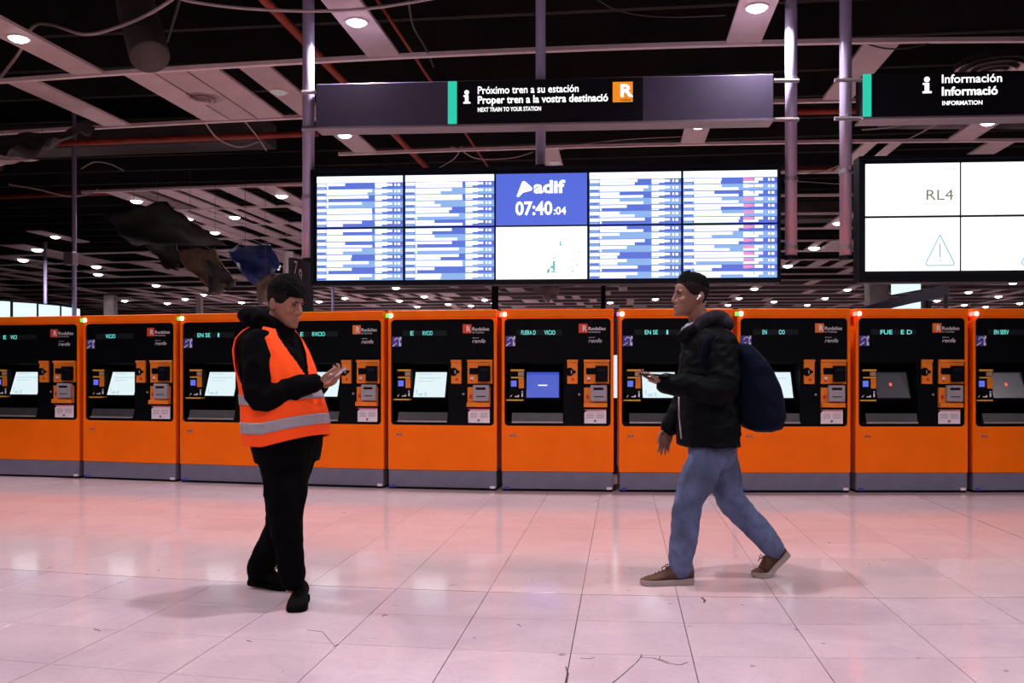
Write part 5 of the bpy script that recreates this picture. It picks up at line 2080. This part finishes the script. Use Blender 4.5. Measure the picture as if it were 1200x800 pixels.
# ---------------- the man walking to the left
def man_walk():
    D0 = 5.35
    J = lambda px, py, dd=0.0: P(px, py, D0 + dd)
    base = J(835, 680, 0); base.z = 0
    e = empty('person', base)
    tag(e, 'man walking left in a black jacket, blue jeans and brown shoes, holding a phone', 'person')
    yaw = radians(8)
    Fd = vdir(-cos(yaw), -sin(yaw), 0)
    Sd = vdir(sin(yaw), -cos(yaw), 0)      # his left, towards the viewer
    hy = radians(7)
    hf = vdir(-cos(hy), -sin(hy), .0)
    hu = UP.copy()
    hs = hu.cross(hf)
    HC = J(810, 346.5, 0)
    TOR = [(830, 521, .165, .225), (830, 508, .168, .218), (830, 488, .164, .205), (829, 465, .158, .190), (829, 440, .156, .198), (830, 418, .150, .205), (830, 402, .138, .200), (829, 390, .110, .165), (827, 381, .080, .105)]
    lsh = J(846, 404, -.17)
    lelb = J(846, 458, -.24)
    lwr = J(778, 449, -.22)
    rsh = J(826, 404, .18)
    relb = J(806, 462, .22)
    rwr = J(785, 502, .20)
    hipL, kneeL, ankL = J(833, 524, -.075), J(806, 590, -.10), J(798, 662, -.08)
    hipR, kneeR, ankR = J(839, 524, .08), J(857, 586, .10), J(906, 640, .10)
    b = MB()
    head_geo(b, HC, hf, hs, hu, -.036)
    b.tube([HC - hu * .045 - hf * .02, HC - hu * .10 - hf * .035, J(822, 384, 0), J(826, 398, 0)], [.054, .056, .062, .075], 18, round_end=True)
    b.rings([sup(J(px, py), Fd, Sd, a * .82, c * .84, 24) for px, py, a, c in TOR[:-1]])
    for sh, el, wr in ((rsh, relb, rwr), (lsh, lelb, lwr)):
        limb(b, [sh, sh.lerp(el, .5), el, el.lerp(wr, .5), wr], [.050, .046, .040, .036, .026])
    for h, k, a in ((hipR, kneeR, ankR), (hipL, kneeL, ankL)):
        d = (a - k).normalized()
        limb(b, [h, h.lerp(k, .5), k, k.lerp(a, .4), a, a + d * .03], [.080, .072, .052, .050, .036, .036])
    # left hand holds the phone flat, right hand hangs relaxed
    ph_al = vdir(-.97, .10, .06)
    ph_c = J(766, 439.5, -.235)
    hand_geo(b, lwr, vdir(-.90, .18, .26), vdir(.15, .10, 1.0), vdir(-.2, -.95, .1), .42, .95, thumb=(.3, .25), curls=(.25, .30, .45, .55))
    hand_geo(b, rwr, vdir(-.34, -.05, -.93), vdir(.35, -.92, -.1), vdir(-.9, -.3, .25), .2, 1.0, thumb=(.45, .2), curls=(.12, .18, .24, .30))
    mk('body', remesh(b, .004, 5), 'skin_b', parent=e, smooth=True, fixn=False)
    face_parts(e, HC, hf, hs, hu, 'skin_b', 'lip_a')

    def hl_side(a):
        pts = ((0, .070), (.5, .070), (.85, .055), (1.1, .035), (1.35, .005), (1.6, -.004), (1.95, .012), (2.15, -.02), (2.6, -.055), (3.2, -.058))
        for (x0, y0), (x1, y1) in zip(pts, pts[1:]):
            if x0 <= a <= x1:
                return y0 + (y1 - y0) * (a - x0) / (x1 - x0)
        return -.05
    mk('hair_sides', hair_cap(HC, hf, hs, hu, hl_side, lambda a, t: .003 + .005 * min(1, t * 3), seed=5, rough=.001), 'hair_short', parent=e, smooth=True)

    def hl_top(a):
        return .072 if a < .6 else .072 - (a - .6) * .032 if a < 1.6 else .040 - (a - 1.6) * .035
    mk('hair', hair_cap(HC, hf, hs, hu, hl_top, lambda a, t: .003 + .014 * min(1, t * 1.6) * (1.8 if a < .9 else 1.1), m=20, n=56, seed=8, rough=.005), 'hair_black', parent=e, smooth=True)
    # shirt collar
    c = MB()
    c.tube([J(817, 380, -.06), J(806, 383, -.05), J(800, 389, -.01), J(802, 386, .04)], [(.020, .008)] * 4, 10, ref=UP, round_end=True)
    mk('shirt_collar', c, 'shirt_pale', parent=e, smooth=True)
    # ------- jacket with hood
    h = MB()
    h.rings([sup(J(px, py), Fd, Sd, a, c, 30) for px, py, a, c in TOR])
    limb(h, [lsh + vdir(-.0, .02, 0), lsh.lerp(lelb, .5) + vdir(.01, 0, 0), lelb, lelb.lerp(lwr, .5), lwr + vdir(.008, 0, 0)], [.092, .084, .078, .068, .052])
    limb(h, [rsh, rsh.lerp(relb, .5), relb, relb.lerp(rwr, .5), rwr + vdir(.0, 0, .01)], [.088, .078, .070, .060, .052])
    limb(h, [lsh + vdir(-.03, .05, .01), J(828, 396, 0), rsh + vdir(.02, -.05, .01)], [.078, .090, .078])
    # stand-up collar
    h.tube([J(838, 383, -.02), J(826, 381, -.10), J(808, 388, -.085), J(799, 396, -.02), J(806, 390, .07)], [(.030, .022)] * 5, 12, ref=UP, round_end=True)
    jk = mk('jacket', remesh(h, .0065, 5, .008, 9, 5, (1, 1, 1.3)), 'jacket_black', parent=e, smooth=True, fixn=False)
    z = MB()
    z.tube([J(795.5, 462, -.09), J(796, 488, -.09), J(798.5, 514, -.09)], .0045, 6)
    mk('zip', z, 'lip_metal', parent=jk, smooth=True)
    k = MB()
    ring = []
    for a, r, up in ((-150, .11, .02), (-110, .105, .035), (-70, .095, .02), (-40, .085, -.02)):
        pass
    pts = [J(815, 387, -.075), J(824, 377, -.105), J(838, 370, -.09), J(850, 374, -.0), J(842, 370, .09), J(826, 378, .10)]
    k.tube(spline(pts, 4), [(.036, .030)] * 21, 14, round_end=True)
    k.ell(J(846, 380, -.0), (Fd, Sd, UP), (.060, .115, .050))
    k.ell(J(836, 376, -.0), (Fd, Sd, UP), (.055, .11, .048))
    mk('hood', remesh(k, .006, 5, .005, 11, 3), 'hood_grey', parent=e, smooth=True, fixn=False)
    # ------- jeans
    t = MB()
    t.rings([sup(J(px, py), Fd, Sd, a, c, 26) for px, py, a, c in ((834, 505, .115, .150), (834, 522, .125, .160), (834, 538, .115, .155), (834, 546, .09, .13))])
    limb(t, [hipL + UP * .01, hipL.lerp(kneeL, .5) + vdir(.0, 0, 0), kneeL, kneeL.lerp(ankL, .5), ankL + UP * .03, ankL - UP * .012], [.100, .100, .080, .074, .066, .064])
    dR = (ankR - kneeR).normalized()
    limb(t, [hipR + UP * .01, hipR.lerp(kneeR, .5), kneeR, kneeR.lerp(ankR, .5), ankR - dR * .02, ankR + dR * .012], [.100, .098, .080, .072, .064, .060])
    mk('jeans', remesh(t, .006, 4, .008, 9, 11, (1, 1, .8)), 'denim', parent=e, smooth=True, fixn=False)
    # ------- shoes
    td = vdir(-.99, -.12, 0).normalized()
    hl = GP(812, 683.5)
    shoe(e, hl, td, .31, .105, 'shoe_brown', 'sole_white', 'lace_brown', high=.115, sole_h=.032)
    td = vdir(-.97, -.22, 0).normalized()
    toe = GP(881, 676)
    shoe(e, toe - td * .285, td, .285, .105, 'shoe_brown', 'sole_white', 'lace_brown', high=.115, sole_h=.032, pitch=radians(40))
    phone('phone', ph_c, ph_al, vdir(.1, .05, 1), 'dark phone lying flat in the walking man\'s hand', L=.165, edge='phone_black')
    # earbud
    p = HC + hf * (-.024) + hs * .083 - hu * .008
    m = MB()
    m.ell(p, (hf, hs, hu), (.009, .007, .009))
    m.tube([p, p + hf * .016 - hu * .018 + hs * .003], [.0052, .0045], 8, round_end=True)
    tag(mk('earbud', m, 'earbud_white', smooth=True), 'white wireless earbud in the walking man\'s ear', 'earbud')
    # ------- backpack
    bp = empty('backpack', J(885, 506, -.02))
    tag(bp, 'dark navy backpack on the back of the walking man', 'backpack')
    k = MB()
    S = vdir(0, 1, 0)
    A = vdir(1, 0, 0)
    k.rings([sup(J(px, py, -.02), A, S, a, c, 26, 2.8) for px, py, a, c in ((895, 505, .045, .09), (892, 501, .095, .14), (890, 490, .135, .155), (888, 470, .142, .160), (884, 450, .128, .160), (879, 430, .105, .155), (873, 415, .075, .14), (868, 405, .045, .11), (866, 402, .02, .06))])
    bag = mk('bag', remesh(k, .007, 5, .006, 7, 4), 'pack_navy', parent=bp, smooth=True, fixn=False)
    k = MB()
    k.rings([sup(J(px, py, -.02), A, S, a, c, 22, 2.8) for px, py, a, c in ((906, 503, .04, .08), (905, 498, .06, .11), (903, 484, .070, .120), (899, 466, .060, .115), (895, 456, .035, .09))])
    mk('front_pocket', remesh(k, .007, 4, .004, 7, 9), 'pack_navy', parent=bp, smooth=True, fixn=False)
    k = MB()
    k.tube(spline([J(862, 410, -.13), J(848, 396, -.20), J(832, 398, -.215), J(826, 412, -.20), J(829, 432, -.19), J(840, 452, -.185), J(862, 480, -.13)], 5), [(.008, .022)] * 31, 8, ref=vdir(0, -1, .4))
    mk('shoulder_strap', k, 'pack_navy', parent=bp, smooth=True)
    k = MB()
    k.tube(spline([J(866, 408, -.04), J(862, 400, -.03), J(862, 400, .01), J(866, 408, .02)], 4), .007, 8)
    mk('grab_loop', k, 'pack_navy', parent=bp, smooth=True)


man_walk()

bpy.data.scenes.remove(TMPS)
